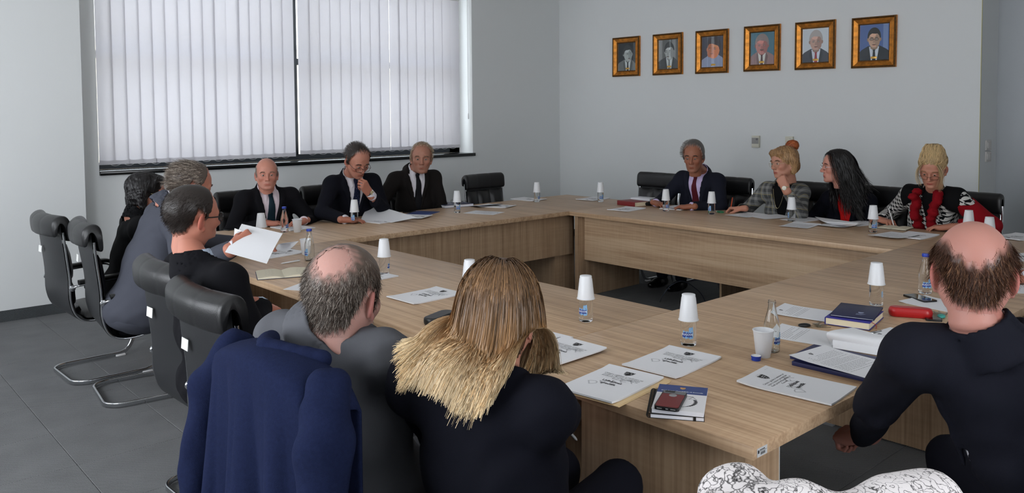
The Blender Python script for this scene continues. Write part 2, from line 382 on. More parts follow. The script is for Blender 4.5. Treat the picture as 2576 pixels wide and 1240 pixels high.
mk('leg',MB().box((.06,.06,0),(.232,.658,ZU)),WOODZ,tr_,loc=l); mk('edge_band',MB().box((.232,.059,0),(.235,.0615,ZU)),mat('pale edge band',srgb(214,214,208),.5),tr_,loc=l)
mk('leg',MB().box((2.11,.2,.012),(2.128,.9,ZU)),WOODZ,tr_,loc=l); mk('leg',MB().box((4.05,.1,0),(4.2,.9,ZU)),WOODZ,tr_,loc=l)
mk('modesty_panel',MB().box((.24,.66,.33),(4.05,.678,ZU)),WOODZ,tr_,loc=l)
mk('foot_glide',MB().box((2.104,.83,0),(2.134,.905,.012)),mat('grey plastic',srgb(140,142,145),.5),tr_,loc=l)
stk=MB().box((.018,-.0012,.7175),(.066,0,.7405)); stick=mk('inventory_sticker',stk,mat('silver sticker',srgb(196,197,198),.35),tr_,loc=l,label='silver inventory sticker with black print')
pr=MB().box((.0205,-.0015,.727),(.0275,-.0012,.7355))
for k in range(4): pr.box((.031+.006*k,-.0015,.733),(.0355+.006*k,-.0012,.736))
pr.box((.0295,-.0015,.7305),(.062,-.0012,.7313))
for k in range(12): pr.box((.034+.0019*k,-.0015,.7215),(.0347+.0019*k+.0006*(k%3==0),-.0012,.7285))
mk('sticker_print',pr,INK,stick)

# ------------------------------------------------------------------ chairs (facing +x, origin on the floor under the seat)
def make_chair(sticker=None,arms=True):
    r=empty('conference_chair',(0,0,0))
    # side curve of the seat shell
    cur=spline([(-.335,1.0),(-.325,.86),(-.305,.66),(-.302,.52),(-.268,.425),(-.19,.39),(-.05,.405),(.10,.425),(.21,.425),(.245,.40)],6)
    n=len(cur); T=np.gradient(cur,axis=0); T/=np.linalg.norm(T,axis=1)[:,None]; Nn=np.stack([T[:,1]*-1,T[:,0]],1)
    if Nn[n//2][1]<0: Nn=-Nn
    sgn=1
    def W(mb):
        for v in mb.v: v[:,0]-=.032*np.clip(1-(v[:,1]/.25)**2,0,1)*np.clip((v[:,2]-.48)/.4,0,1)
        return mb
    def shell(off0,off1,hw,bul=0,cut=None):
        mb=MB(); m=13; ys=np.linspace(-hw,hw,m); rings=[]
        for i in range(n):
            if cut and not(cut[0]<=i<cut[1]): continue
            ring=[]
            for y in ys:
                e=1-(abs(y)/hw)**6; o=off1*e+off0*(1-e); ring.append((cur[i][0]+Nn[i][0]*o,y,cur[i][1]+Nn[i][1]*o))
            for y in ys[::-1]: ring.append((cur[i][0]+Nn[i][0]*off0,y,cur[i][1]+Nn[i][1]*off0))
            rings.append(ring)
        v=np.array(rings).reshape(-1,3); k=2*m; f=[]
        for i in range(len(rings)-1):
            for j in range(k): f.append((i*k+j,i*k+(j+1)%k,(i+1)*k+(j+1)%k,(i+1)*k+j))
        f.append(tuple(range(k))[::-1]); f.append(tuple(range((len(rings)-1)*k,len(rings)*k))); mb.add(v,f); return mb
    mk('back_shell',W(shell(-.012,.006,.245)),LEATHERB,r,50)
    # front pads: back cushion panels and seat cushion panels, seams between them
    for nm,rng in (('back_pad',[(6,13),(13,20),(20,25)]),('seat_pad',[(28,36),(36,44),(44,52)])):
        for a,b in rng:
            if nm=='back_pad' and a<20:
                for q in range(3):
                    mb=MB(); y0=-.24+q*.16; pts=[]
                    gu=np.linspace(0,1,7); gi=np.linspace(a,b,8)
                    for s in gi:
                        i=min(int(s),n-2); fr_=s-i; c=cur[i]*(1-fr_)+cur[i+1]*fr_; nn=Nn[i]
                        for u in gu:
                            e=(1-abs(2*u-1)**4)*(1-abs(2*(s-a)/(b-a)-1)**4); o=.012+.03*e
                            pts.append((c[0]+nn[0]*o,y0+.16*u,c[1]+nn[1]*o))
                    f=[(i*7+j,i*7+j+1,(i+1)*7+j+1,(i+1)*7+j) for i in range(7) for j in range(6)]
                    mb.add(pts,f); mk(nm,W(mb),LEATHER,r,60)
            else:
                mb=MB(); pts=[]; gu=np.linspace(0,1,13); gi=np.linspace(a,b,8)
                for s in gi:
                    i=min(int(s),n-2); fr_=s-i; c=cur[i]*(1-fr_)+cur[i+1]*fr_; nn=Nn[i]
                    for u in gu:
                        e=(1-abs(2*u-1)**8)*(1-abs(2*(s-a)/(b-a)-1)**4); o=.012+.04*e
                        pts.append((c[0]+nn[0]*o,-.24+.48*u,c[1]+nn[1]*o))
                f=[(i*13+j,i*13+j+1,(i+1)*13+j+1,(i+1)*13+j) for i in range(7) for j in range(12)]
                mb.add(pts,f); mk(nm,W(mb),LEATHER,r,60)
    # rolled headrest with four puffed sections, hooked over the top of the back
    prof=[(-.352,.885),(-.352,.945),(-.360,1.0),(-.385,1.026),(-.420,1.022),(-.448,.995),(-.452,.955),(-.446,.915),(-.436,.912),(-.430,.95),(-.42,.985),(-.40,.985),(-.382,.95),(-.372,.885)]
    prof=[(x+.065,z) for x,z in prof]; pp=spline(prof,3,True); c=pp.mean(0); k=len(pp); hr=MB(); ys=np.linspace(-.252,.252,41); vs=[]
    for y in ys:
        t=(y+.252)/.504*3; e=min(1,min(t%1,1-t%1)/.06)
        s=.965+.045*e**.5+.012*math.sin(math.pi*(t%1)); edge=min(1,(.2525-abs(y))/.012+.12); s*=.90+.10*edge**.5
        vs.append([(c[0]+(p[0]-c[0])*s,y,c[1]+(p[1]-c[1])*s) for p in pp])
    v=np.array(vs).reshape(-1,3); f=[(i*k+j,i*k+(j+1)%k,(i+1)*k+(j+1)%k,(i+1)*k+j) for i in range(40) for j in range(k)]+[tuple(range(k))[::-1],tuple(range(40*k,41*k))]
    hr.add(v,f); mk('headrest_roll',W(hr),LEATHER,r,70)
    for y in (-.25,.25):
        P=[(cur[i][0]+Nn[i][0]*-.004,y,cur[i][1]+Nn[i][1]*-.004) for i in range(3,n)]
        mk('side_rail',MB().add(*sweep(P,rrect(.012,.026,.005,2),False,(0,1,0))),CHROME,r)
    if arms:
        for s in (-1,1):
            P=fillet([(-.305,s*.262,.60),(-.28,s*.285,.615),(.08,s*.29,.635),(.16,s*.285,.52),(.16,s*.262,.43)],.06)
            a=mk('armrest',MB().add(*sweep(P,rrect(.012,.032,.005,2),False,(0,1,0))),CHROME,r)
            P=fillet([(-.27,s*.288,.634),(.06,s*.29,.652),(.11,s*.29,.63)],.04); mk('arm_pad',MB().add(*sweep(P,rrect(.046,.026,.01,3),False,(0,0,1))),BLKPL,a)
            v,f=lathe([(0,0),(.016,0),(.018,.004),(.018,.010),(.012,.013),(0,.013)],16); mk('bolt',MB().add(v,f,Tm((-.300,s*.262,.60),(R(-90*s),0,0))),CHROME,a)
    # cantilever base: one flat chrome bar loop
    h=.014; P=[]
    half=[(.10,.245,.395),(.19,.245,.385),(.205,.245,.30),(.215,.245,.12),(.16,.245,h+.004),(-.24,.245,h+.004),(-.30,.19,h+.004)]
    path=[np.array(p) for p in half]; path2=[p*np.array([1,-1,1]) for p in path[::-1]]
    P=fillet(path+path2,.07,6)
    A=[];  # orient the flat bar: thin side outward
    mk('cantilever_base',MB().add(*sweep(P,rrect(.03,.014,.004,2),False,None)) if False else MB().add(*tubeflat(P)),CHROME,r,50)
    for s in (-1,1): mk('floor_glide',MB().box((.09,s*.245-.014,0),(.15,s*.245+.014,.012),.003),WHTPL,r)
    if sticker:
        i=9; mk('asset_label',MB().box((-.002,-.03,-.02),(.0,.03,.02)),mat('white label',srgb(226,226,222),.5),r,label='small white label on the backrest',loc=(-.366,sticker,.80),rot=(0,R(5),0))
    CH[r.name]=list(r.children); return r
def tubeflat(P,w=.026,t=.012):
    """flat bar following P: wide side upright on the floor run, facing sideways on the risers"""
    P=np.asarray(P,float); n=len(P); T=np.gradient(P,axis=0); T/=np.linalg.norm(T,axis=1)[:,None]
    V=[]
    for i in range(n):
        up=np.array([0,0,1.]); 
        if abs(T[i][2])>.999: up=np.array([1.,0,0])
        side=np.cross(T[i],up)
        vert=abs(T[i][2])
        y=np.array([0,1.,0]); a=np.cross(T[i],up)
        if vert>.02: # in the side plane: bar's thin axis stays along y
            a=y-T[i]*(y@T[i]); 
            if V and a@V[-1][0]<0: a=-a
        a/=np.linalg.norm(a)
        if V and a@V[-1][0]<0: a=-a
        b=np.cross(T[i],a); V.append((a,b))
    sec=rrect(t,w,.004,2); k=len(sec)
    v=np.array([[P[i]+V[i][0]*s[0]+V[i][1]*s[1] for s in sec] for i in range(n)]).reshape(-1,3)
    f=[(i*k+j,i*k+(j+1)%k,(i+1)*k+(j+1)%k,(i+1)*k+j) for i in range(n-1) for j in range(k)]+[tuple(range(k))[::-1],tuple(range((n-1)*k,n*k))]
    return v,f
chairs={}
proto=make_chair(); proto_s=make_chair(sticker=.12)
used=set()
def put_chair(key,x,y,deg,label,stk=False,z=0,sc=1):
    p=proto_s if stk else proto
    c=p if p.name not in used else copy_tree(p)
    used.add(p.name)
    c.location=(x,y,z); c.rotation_euler=(0,0,R(deg)); tag(c,label,'chair','black leather cantilever chairs'); chairs[key]=c; return c
# ------------------------------------------------------------------ chairs in place
put_chair('A',-.30,4.42,2,'black chair nearest the white pillar with its polished side rail facing out',True)
put_chair('B',-.24,3.84,-6,'black chair behind the grey suited man, second from the white pillar',True)
put_chair('C',-.35,2.26,2,'black chair behind the man in dark glasses, third from the pillar',True)
put_chair('D',-.42,1.67,0,'black chair with a white label, overlapped by the navy coat',True)
put_chair('E',-.58,.80,2,'black chair covered by the draped navy coat')
put_chair('G',.68,-.68,36,'black chair with chrome edge under the bald man in the foreground')
_hb=at(2040,1215,1.25); put_chair('H',_hb[0]+.355*math.cos(R(57)),_hb[1]+.355*math.sin(R(57)),57,'black chair at the bottom edge under the black and white printed jacket')
chairs['H'].scale=(1,1,.94); chairs['E'].scale=(1,1,.97)
put_chair('K',1.75,-.40,92,'black chair of the person mostly out of view beyond the bald man')
put_chair('W1',.98,4.95,-90,'black chair behind the bald man facing the camera')
put_chair('W2',1.72,4.93,-90,'black chair between the bald man and the man resting his hand on his mouth')
put_chair('W3',2.62,4.97,-90,'black chair behind the man with the black tie and short fair hair')
put_chair('W4',3.46,4.86,-88,'empty black chair by the window wall, nearest the room corner')
put_chair('P1',4.39,3.98,178,'black chair at the left of the man with the dark red tie')
put_chair('P2',4.41,3.17,182,'black chair between the man with the dark red tie and the woman in plaid')
put_chair('P3',4.41,2.42,180,'black chair between the woman in plaid and the woman in the red blouse')
put_chair('P4',4.41,1.78,180,'black chair between the woman in the red blouse and the woman with the red scarf')
put_chair('P5',4.41,1.13,180,'black chair behind the woman in the houndstooth jacket')

# ------------------------------------------------------------------ portraits
def goldmat(name,c,rough,nscale):
    m=mat(name,c,rough,.75,bump=.35,bscale=nscale,var=.35,vscale=nscale*.4); return m
GOLD=goldmat('gold leaf moulding',srgb(196,128,52),.38,60); GOLDD=goldmat('dark bronze beading',srgb(104,72,34),.5,190); BRASS=mat('brass plate',srgb(205,160,80),.35,.8)
PGLASS=GLASS.copy(); PGLASS.name='picture glass'; [setattr(n.inputs[0],'default_value',.015) for n in PGLASS.node_tree.nodes if n.type=='MIX_SHADER']
def ell(cx,cy,rx,ry,n=24,a0=0,a1=360,tilt=0):
    a=np.radians(np.linspace(a0,a1,n,endpoint=(a1-a0)<360)); x=rx*np.cos(a);y=ry*np.sin(a); t=R(tilt)
    return [(cx+p*math.cos(t)-q*math.sin(t),cy+p*math.sin(t)+q*math.cos(t)) for p,q in zip(x,y)]
def portrait(i,corners,style):
    q=[onx(x,y,5.785) for x,y in corners]; c=np.mean(q,0)
    w=.417;h=.476
    tl=(q[2][2]-q[0][2]+q[3][2]-q[1][2])/2/w
    rt=empty('framed_portrait',(XP-.0005,c[1],c[2]),R(-90),style['label'],'framed portrait','gold framed portraits in a row on the wall')
    rt.rotation_euler=(0,max(-.02,min(.02,-tl*.5)),R(-90))
    prof=[(0,.0),(0,.026),(.004,.034),(.012,.036),(.018,.030),(.021,.026),(.036,.021),(.050,.015),(.056,.013),(.060,.016),(.066,.016),(.070,.010),(.072,.006)]
    mb=MB(); V=[]
    for u,d in prof:
        for sx,sz in ((-1,-1),(1,-1),(1,1),(-1,1)): V.append((sx*(w/2-u),-d,sz*(h/2-u)))
    F=[];Mi=[]
    mb.v=[np.array(V)]; mb.n=len(V)
    for k in range(len(prof)-1):
        for j in range(4): mb.f.append((k*4+j,k*4+(j+1)%4,(k+1)*4+(j+1)%4,(k+1)*4+j)); mb.m.append(1 if k in(1,2,3,9,10) else 0)
    mk('frame',mb,[GOLD,GOLDD],rt,25)
    # beading: small raised beads along the outer band
    bd=MB(); bv,bf=rbox(.008,.006,.006,.002,1)
    for sx in (-1,1):
        for z in np.arange(-h/2+.012,h/2-.006,.0125): bd.add(bv[:,[2,1,0]]+(sx*(w/2-.008),-.0355,z),bf)
    for sz in (-1,1):
        for x in np.arange(-w/2+.012,w/2-.006,.0125): bd.add(bv+(x,-.0355,sz*(h/2-.008)),bf)
    mk('beading',bd,GOLDD,rt,25)
    pw,ph=w-.14,h-.14
    mb=MB(); mats=[]; 
    def lay(poly,col,z,rough=.4):
        k=tuple(int(min(255,x*1.12)) for x in col); nm='print %d %d %d'%k
        m=mat(nm,srgb(*k),.35)
        if m not in mats: mats.append(m)
        P=np.array(poly,float); P[:,0]=np.clip(P[:,0],-.5,.5)*pw; P[:,1]=np.clip(P[:,1],-.5,.5)*ph
        n=len(P); zz=-.006-z*.00012
        mb.add(np.stack([P[:,0],np.full(n,zz),P[:,1]],1),[tuple(range(n))],mat=mats.index(m))
    s=style; cx,cy,tl_=s.get('c',(.0,.08,0)); sk=np.array(s['skin']); hair=s['hair']; rx,ry=s.get('r',(.235,.245))
    dk=lambda k:tuple(int(x) for x in np.clip(sk*k,0,255))
    lay([(-.5,-.5),(.5,-.5),(.5,.5),(-.5,.5)],s['bg'],0)
    if 'bg2' in s:
        for k,(x0,x1) in enumerate(s['bg2x']): lay([(x0,-.5),(x1,-.5),(x1,.5),(x0,.5)],s['bg2'],1)
    sx=s.get('sx',0)
    lay([(-.62+sx,-.6),(.62+sx,-.6),(.56+sx,-.26),(.42+sx,-.2),(.2+cx,-.1),(-.2+cx,-.1),(-.42+sx,-.2),(-.56+sx,-.26)],s['suit'],2)
    if s.get('shirt'):
        lay([(cx-.17,-.12),(cx+.17,-.12),(cx+.10+sx,-.5),(cx-.10+sx,-.5)],s['shirt'],3)
        lay([(cx-.17,-.12),(cx-.10,-.5),(cx-.2,-.5),(cx-.26,-.24)],tuple(int(x*.8) for x in s['suit']),4); lay([(cx+.17,-.12),(cx+.26,-.24),(cx+.2,-.5),(cx+.10,-.5)],tuple(int(x*.8) for x in s['suit']),4)
    lay([(cx-.13,-.02),(cx+.13,-.02),(cx+.12,-.17),(cx,-.23),(cx-.12,-.17)],dk(.75),5)
    if s.get('tie'): lay([(cx-.05,-.2),(cx+.05,-.2),(cx+.035,-.245),(cx+.06,-.5),(cx-.06,-.5),(cx-.035,-.245)],s['tie'],6)
    lay(ell(cx,cy+.05,rx*1.12,ry*1.12,30,tilt=tl_),hair,7)
    for sg in (-1,1): lay(ell(cx+sg*rx*1.0,cy-.02,.045,.06,tilt=tl_),dk(.8),8)
    lay(ell(cx,cy-.015,rx*.98,ry*.98,32,tilt=tl_)if s.get('bald') else ell(cx+s.get('hx',0),cy-.035,rx*.96,ry*.94,32,tilt=tl_),dk(1),9)
    if not s.get('bald'):
        t_=R(tl_); rot=lambda P:[(cx+(x-cx)*math.cos(t_)-(y-cy)*math.sin(t_),cy+(x-cx)*math.sin(t_)+(y-cy)*math.cos(t_)) for x,y in P]
        lay(rot([(cx+rx*1.13*math.cos(R(a)),cy+.05+ry*1.13*math.sin(R(a))) for a in range(-8,189,7)]+[(cx-rx*.93,cy+.02),(cx-rx*.80,cy+.10),(cx-rx*.35,cy+.145),(cx+rx*.1,cy+.135),(cx+rx*.55,cy+.135),(cx+rx*.82,cy+.09),(cx+rx*.93,cy+.02)]),hair,11)
    sh=s.get('shade',-1); lay(ell(cx+sh*rx*.55,cy-.05,rx*.42,ry*.75,20,tilt=tl_),dk(.85),10)
    lay(ell(cx+s.get('hx',0)-sh*rx*.2,cy+.1,rx*.5,ry*.22,20,tilt=tl_),dk(1.12),10)
    fx=s.get('fx',0)
    for sg in (-1,1):
        ex=cx+fx+sg*rx*.42; lay(ell(ex,cy-.015,.052,.021,14,tilt=tl_),dk(.62),11); lay(ell(ex,cy-.017,.028,.012,12),(225,220,214),12); lay(ell(ex+fx*.15,cy-.017,.013,.012,10),(28,22,20),13)
        lay([(ex-.06,cy+.022),(ex-.02,cy+.042),(ex+.055,cy+.032),(ex+.05,cy+.02),(ex-.02,cy+.028)] if sg<0 else [(ex+.06,cy+.022),(ex+.02,cy+.042),(ex-.055,cy+.032),(ex-.05,cy+.02),(ex+.02,cy+.028)],s.get('brow',hair),13)
    lay([(cx+fx*1.3-.02,cy-.02),(cx+fx*1.3+.02,cy-.02),(cx+fx*1.3+.045,cy-.105),(cx+fx*1.3,cy-.122),(cx+fx*1.3-.045,cy-.105)],dk(.88),12)
    lay(ell(cx+fx*1.2,cy-.165,.07,.014,16),dk(.55),13); lay(ell(cx+fx*1.2,cy-.185,.05,.012,14),tuple(int(x) for x in np.clip(sk*np.array([1,.8,.78]),0,255)),12)
    if s.get('mous'): lay([(cx+fx-.1,cy-.155),(cx+fx-.05,cy-.125),(cx+fx+.05,cy-.125),(cx+fx+.1,cy-.155),(cx+fx,cy-.145)],s['mous'],14)
    if s.get('glasses'):
        for sg in (-1,1):
            P=ell(cx+sg*rx*.42,cy-.017,.075,.038,18); Pi=ell(cx+sg*rx*.42,cy-.017,.062,.028,18)
            for k in range(18): lay([P[k],P[(k+1)%18],Pi[(k+1)%18],Pi[k]],(30,30,32),15)
        lay([(cx-.03,cy-.005),(cx+.03,cy-.005),(cx+.03,cy-.015),(cx-.03,cy-.015)],(30,30,32),15)
    mb2=MB(); mk('photograph',mb,mats,rt,0)
    mk('nameplate',MB().box((cx*pw-.028,-.0112,-.455*ph),(cx*pw+.028,-.0096,-.395*ph),.0005),BRASS,rt)
    mk('picture_glass',MB().box((-pw/2-.001,-.0095,-ph/2-.001),(pw/2+.001,-.0085,ph/2+.001)),PGLASS,rt)
    return rt
FR=[[(1537.5,95),(1539,194),(1607,90),(1609.5,191)],[(1638,87),(1641,190),(1714.5,80),(1717.4,187)],[(1746,78),(1748.4,186),(1829,71.6),(1831.8,183.4)],[(1868.7,66.8),(1870.4,179.9),(1959.5,60.2),(1961,177.2)],[(1998,57),(2001,175.8),(2096.3,49.2),(2099,172)],[(2141.4,46.2),(2144,171),(2249.5,38),(2251.8,167.6)]]
ST=[dict(label='gold framed black and white portrait of a man, nearest the room corner',bg=(46,47,51),suit=(112,112,112),shirt=(206,206,206),tie=(50,50,52),skin=(176,176,174),hair=(62,62,64),c=(.06,.1,8),fx=.07,shade=1,hx=.02),
 dict(label='gold framed black and white portrait of a man before pale curtains',bg=(96,94,92),bg2=(140,136,134),bg2x=[(-.5,-.3),(.2,.38)],suit=(58,57,57),shirt=(196,196,196),tie=(104,104,104),skin=(170,168,166),hair=(44,43,43),c=(.06,.09,6),fx=-.06,shade=1,r=(.225,.25)),
 dict(label='gold framed colour portrait of a tanned smiling man in a blue shirt',bg=(62,60,74),suit=(146,150,178),skin=(222,128,84),hair=(58,44,48),c=(.06,.1,-14),fx=-.07,r=(.29,.31),shade=-1,sx=.05),
 dict(label='gold framed portrait of a grey haired man with a moustache on teal',bg=(78,116,132),suit=(152,118,118),shirt=(214,206,200),tie=(90,60,60),skin=(196,128,122),hair=(146,126,124),c=(-.02,.1,-4),mous=(96,78,76),r=(.26,.27),shade=1),
 dict(label='gold framed portrait of an older man with a red tie on white',bg=(206,206,212),suit=(72,72,82),shirt=(208,208,220),tie=(150,52,62),skin=(198,156,142),hair=(178,166,164),brow=(128,108,104),c=(.02,.12,0),r=(.225,.25),shade=1),
 dict(label='gold framed portrait of a man in glasses on blue, farthest from the corner',bg=(84,104,158),bg2=(120,136,178),bg2x=[(.3,.46)],suit=(30,32,42),shirt=(212,212,222),tie=(24,25,32),skin=(204,160,136),hair=(38,34,34),c=(0,.1,0),r=(.2,.23),glasses=1,shade=1)]
for i in range(6): portrait(i,FR[i],ST[i])

# ------------------------------------------------------------------ wall devices
IVORY=mat('ivory plastic',srgb(206,203,188),.45); GREYP=mat('grey plastic panel',srgb(150,148,146),.5); LCD=mat('lcd',srgb(60,64,58),.3)
def device(px0,py0,px1,py1,label,kind):
    a=onx(px0,py0,XP-.02);b=onx(px1,py1,XP-.02); w=a[1]-b[1];h=a[2]-b[2]; c=(a+b)/2
    r=empty('wall_thermostat' if kind else 'room_controller',(XP,c[1],c[2]),R(-90),label,'thermostat')
    mk('body',MB().box((-w/2,-.028,-h/2),(w/2,0,h/2),.004),IVORY,r)
    if kind==0:
        p=mk('panel',MB().box((-w/2+.004,-.0295,-h*.18),(w/2-.004,-.028,h*.32)),GREYP,r); mk('dial',MB().add(*lathe([(.006,0),(.009,0),(.009,.002),(.006,.002)],16,True),Tm((w*.22,-.0295,h*.2),(R(90),0,0))),INK,p)
        mk('lower_cover',MB().box((-w/2+.003,-.030,-h/2+.004),(w/2-.003,-.028,-h*.2),.001),IVORY,r)
    else:
        p=mk('panel',MB().box((-w/2+.004,-.0295,-h*.45),(w/2-.004,-.028,-h*.06)),GREYP,r); mk('display',MB().box((-w*.24,-.0305,-h*.32),(w*.2,-.0295,-h*.16)),LCD,p)
        mk('maker_mark',MB().box((w*.06,-.0284,h*.3),(w*.36,-.028,h*.325)),GREYP,r)
    return r
device(1891.5,341,1910,371.5,'ivory wall thermostat with grey panel and small round dial',0)
device(1976,343,1995,374,'ivory wall controller with small display above the woman with the bun',1)
SWW=mat('white switch plate',srgb(214,210,206),.4)
for k,(zc,lb) in enumerate(((1.297,'upper white double light switch on the recess wall'),(1.196,'lower white double light switch on the recess wall'))):
    r=empty('light_switch',(6.022,YE,zc),0,lb,'light switch','double switches on the recess wall')
    mk('plate',MB().box((-.062,-.012,-.045),(.062,0,.045),.003),SWW,r)
    for sx in (-1,1): mk('rocker',MB().box((sx*.024-.02,-.017,-.027),(sx*.024+.02,-.011,.027),.003),SWW,r,rot=(R(3*sx),0,0))
# ------------------------------------------------------------------ implicit surfaces (for people, garments)
f32=np.float32
def nrm(v): v=np.asarray(v,float); return v/(np.linalg.norm(v)+1e-12)
class Grid:
    def __init__(s,lo,hi,h):
        s.lo=np.array(lo,float); s.h=h; s.n=np.maximum(4,np.ceil((np.array(hi)-s.lo)/h).astype(int)+1)
        s.ax=[(s.lo[i]+h*np.arange(s.n[i])).astype(f32) for i in range(3)]
    def new(s): return np.full(s.n,.5,f32)
    def sl(s,lo,hi):
        a=np.clip(np.floor((np.array(lo)-s.lo)/s.h).astype(int),0,s.n-1); b=np.clip(np.ceil((np.array(hi)-s.lo)/s.h).astype(int)+1,1,s.n)
        return tuple(slice(int(i),int(max(j,i+1))) for i,j in zip(a,b))
    def xyz(s,sl=None):
        if sl is None: sl=(slice(None),)*3
        return s.ax[0][sl[0]][:,None,None],s.ax[1][sl[1]][None,:,None],s.ax[2][sl[2]][None,None,:]
def smin(a,b,k):
    if k<=0: return np.minimum(a,b)
    h=np.clip(.5+.5*(b-a)/k,0,1); return b+(a-b)*h-k*h*(1-h)
def cone(G,D,a,b,ra,rb,k=.02,lat=None,ls=1.,sub=False,cut=None):
    """rounded cone a-b, optionally widened by ls along lat; smooth union into D (or smooth subtraction)"""
    a=np.array(a,float);b=np.array(b,float); m=max(ra,rb)*max(1,ls)+k*1.6+2*G.h
    sl=G.sl(np.minimum(a,b)-m,np.maximum(a,b)+m); x,y,z=G.xyz(sl)
    ba=b-a; px,py,pz=x-a[0],y-a[1],z-a[2]
    if lat is not None and ls!=1:
        l=nrm(lat); c=(1-1/ls); d=(px*l[0]+py*l[1]+pz*l[2])*f32(c); px,py,pz=px-d*l[0],py-d*l[1],pz-d*l[2]; ba=ba-l*(ba@l)*c
    L2=ba@ba+1e-9; t=np.clip((px*ba[0]+py*ba[1]+pz*ba[2])/L2,0,1)
    d=np.sqrt((px-t*ba[0])**2+(py-t*ba[1])**2+(pz-t*ba[2])**2)-(ra+(rb-ra)*t)
    if cut is not None:
        for c0,cn in cut: d=np.maximum(d,(x-c0[0])*cn[0]+(y-c0[1])*cn[1]+(z-c0[2])*cn[2])
    if sub: D[sl]=-smin(-D[sl],d,k)
    else: D[sl]=smin(D[sl],d,k)
def ellip(G,D,c,r,k=.02,M=None,sub=False):
    c=np.array(c,float);r=np.array(r,float); m=r.max()+k*1.6+2*G.h; sl=G.sl(c-m,c+m); x,y,z=G.xyz(sl); q=[x-c[0],y-c[1],z-c[2]]
    if M is not None: q=[q[0]*M[0][i]+q[1]*M[1][i]+q[2]*M[2][i] for i in range(3)]   # M columns = axes
    k0=np.sqrt((q[0]/r[0])**2+(q[1]/r[1])**2+(q[2]/r[2])**2); k1=np.sqrt((q[0]/r[0]**2)**2+(q[1]/r[1]**2)**2+(q[2]/r[2]**2)**2)+1e-6
    d=k0*(k0-1)/k1
    if sub: D[sl]=-smin(-D[sl],d,k)
    else: D[sl]=smin(D[sl],d,k)
def rotm(rx=0,ry=0,rz=0):
    from mathutils import Euler
    return np.array(Euler((R(rx),R(ry),R(rz))).to_matrix())
def surfnet(G,D):
    D=np.pad(D,1,constant_values=.5); ins=D<0; n=np.array(D.shape)
    cnt=np.zeros(n-1,np.int8)
    for i in (0,1):
        for j in (0,1):
            for k in (0,1): cnt+=ins[i:n[0]-1+i,j:n[1]-1+j,k:n[2]-1+k]
    cells=np.argwhere((cnt>0)&(cnt<8))
    if not len(cells): return np.zeros((0,3)),np.zeros((0,4),int)
    idx=np.full(n-1,-1,np.int32); idx[tuple(cells.T)]=np.arange(len(cells))
    acc=np.zeros((len(cells),3));num=np.zeros(len(cells))
    cs=[(i,j,k) for i in(0,1) for j in (0,1) for k in (0,1)]
    val={c:D[cells[:,0]+c[0],cells[:,1]+c[1],cells[:,2]+c[2]] for c in cs}
    for a in cs:
        for ax in range(3):
            if a[ax]==0:
                b=list(a);b[ax]=1;b=tuple(b); va,vb=val[a],val[b]; m=(va<0)!=(vb<0)
                t=np.where(m,va/(va-vb+1e-12),0); p=np.array(a,float)[None].repeat(len(cells),0); p[:,ax]=t
                acc[m]+=p[m]; num[m]+=1
    V=(cells+acc/num[:,None]-1)*G.h+G.lo; F=[]
    for ax in range(3):
        s0=[slice(1,-1)]*3; s0[ax]=slice(0,-1); s1=list(s0); s1[ax]=slice(1,None)
        A=ins[tuple(s0)];B=ins[tuple(s1)]; o=np.array([1,1,1]);o[ax]=0; b,c=[(1,2),(2,0),(0,1)][ax]
        for flip,mask in ((False,A&~B),(True,~A&B)):
            e=np.argwhere(mask)+o
            if not len(e): continue
            q=[]
            for db,dc in ((-1,-1),(0,-1),(0,0),(-1,0)):
                w_=e.copy(); w_[:,b]+=db; w_[:,c]+=dc; q.append(idx[tuple(w_.T)])
            q=np.stack(q,1); F.append(q[:,::-1] if flip else q)
    return V,np.concatenate(F)
def fastmesh(name,V,F,attr=None,attrname='tint',smooth=True):
    """V (n,3), F (m,4) or (m,3)"""
    me=bpy.data.meshes.new(name); V=np.ascontiguousarray(V,f32); F=np.ascontiguousarray(F,np.int32); m,k=F.shape
    me.vertices.add(len(V)); me.vertices.foreach_set('co',V.ravel()); me.loops.add(m*k); me.loops.foreach_set('vertex_index',F.ravel())
    me.polygons.add(m); me.polygons.foreach_set('loop_start',np.arange(m,dtype=np.int32)*k); 
    if smooth: me.polygons.foreach_set('use_smooth',np.ones(m,bool))
    me.update(calc_edges=True); me.validate()
    if attr is not None:
        a=me.color_attributes.new(attrname,'FLOAT_COLOR','POINT'); c=np.ones((len(V),4),f32); c[:,:3]=attr; a.data.foreach_set('color',c.ravel())
    return me
def relax(V,F,n=1,lam=.5):
    """light Laplacian smoothing"""
    V=V.copy()
    E=np.concatenate([F[:,[0,1]],F[:,[1,2]],F[:,[2,3]],F[:,[3,0]]])
    deg=np.bincount(E[:,0],minlength=len(V))+np.bincount(E[:,1],minlength=len(V))
    for _ in range(n):
        s=np.zeros_like(V)
        for c in range(3): s[:,c]=np.bincount(E[:,0],V[E[:,1],c],len(V))+np.bincount(E[:,1],V[E[:,0],c],len(V))
        V+=lam*(s/np.maximum(deg,1)[:,None]-V)
    return V
def vnormals(V,F):
    n=np.cross(V[F[:,2]]-V[F[:,0]],V[F[:,3]]-V[F[:,1]]); N=np.zeros_like(V)
    for k in range(4):
        for c in range(3): N[:,c]+=np.bincount(F[:,k],n[:,c],len(V))
    return N/(np.linalg.norm(N,axis=1)[:,None]+1e-12)
def meshobj(name,V,F,m,parent,attr=None,label=None):
    me=fastmesh(name,V,F,attr); me.materials.append(m); o=bpy.data.objects.new(name,me); COL.objects.link(o); o.parent=parent
    if label: o['label']=label
    return o
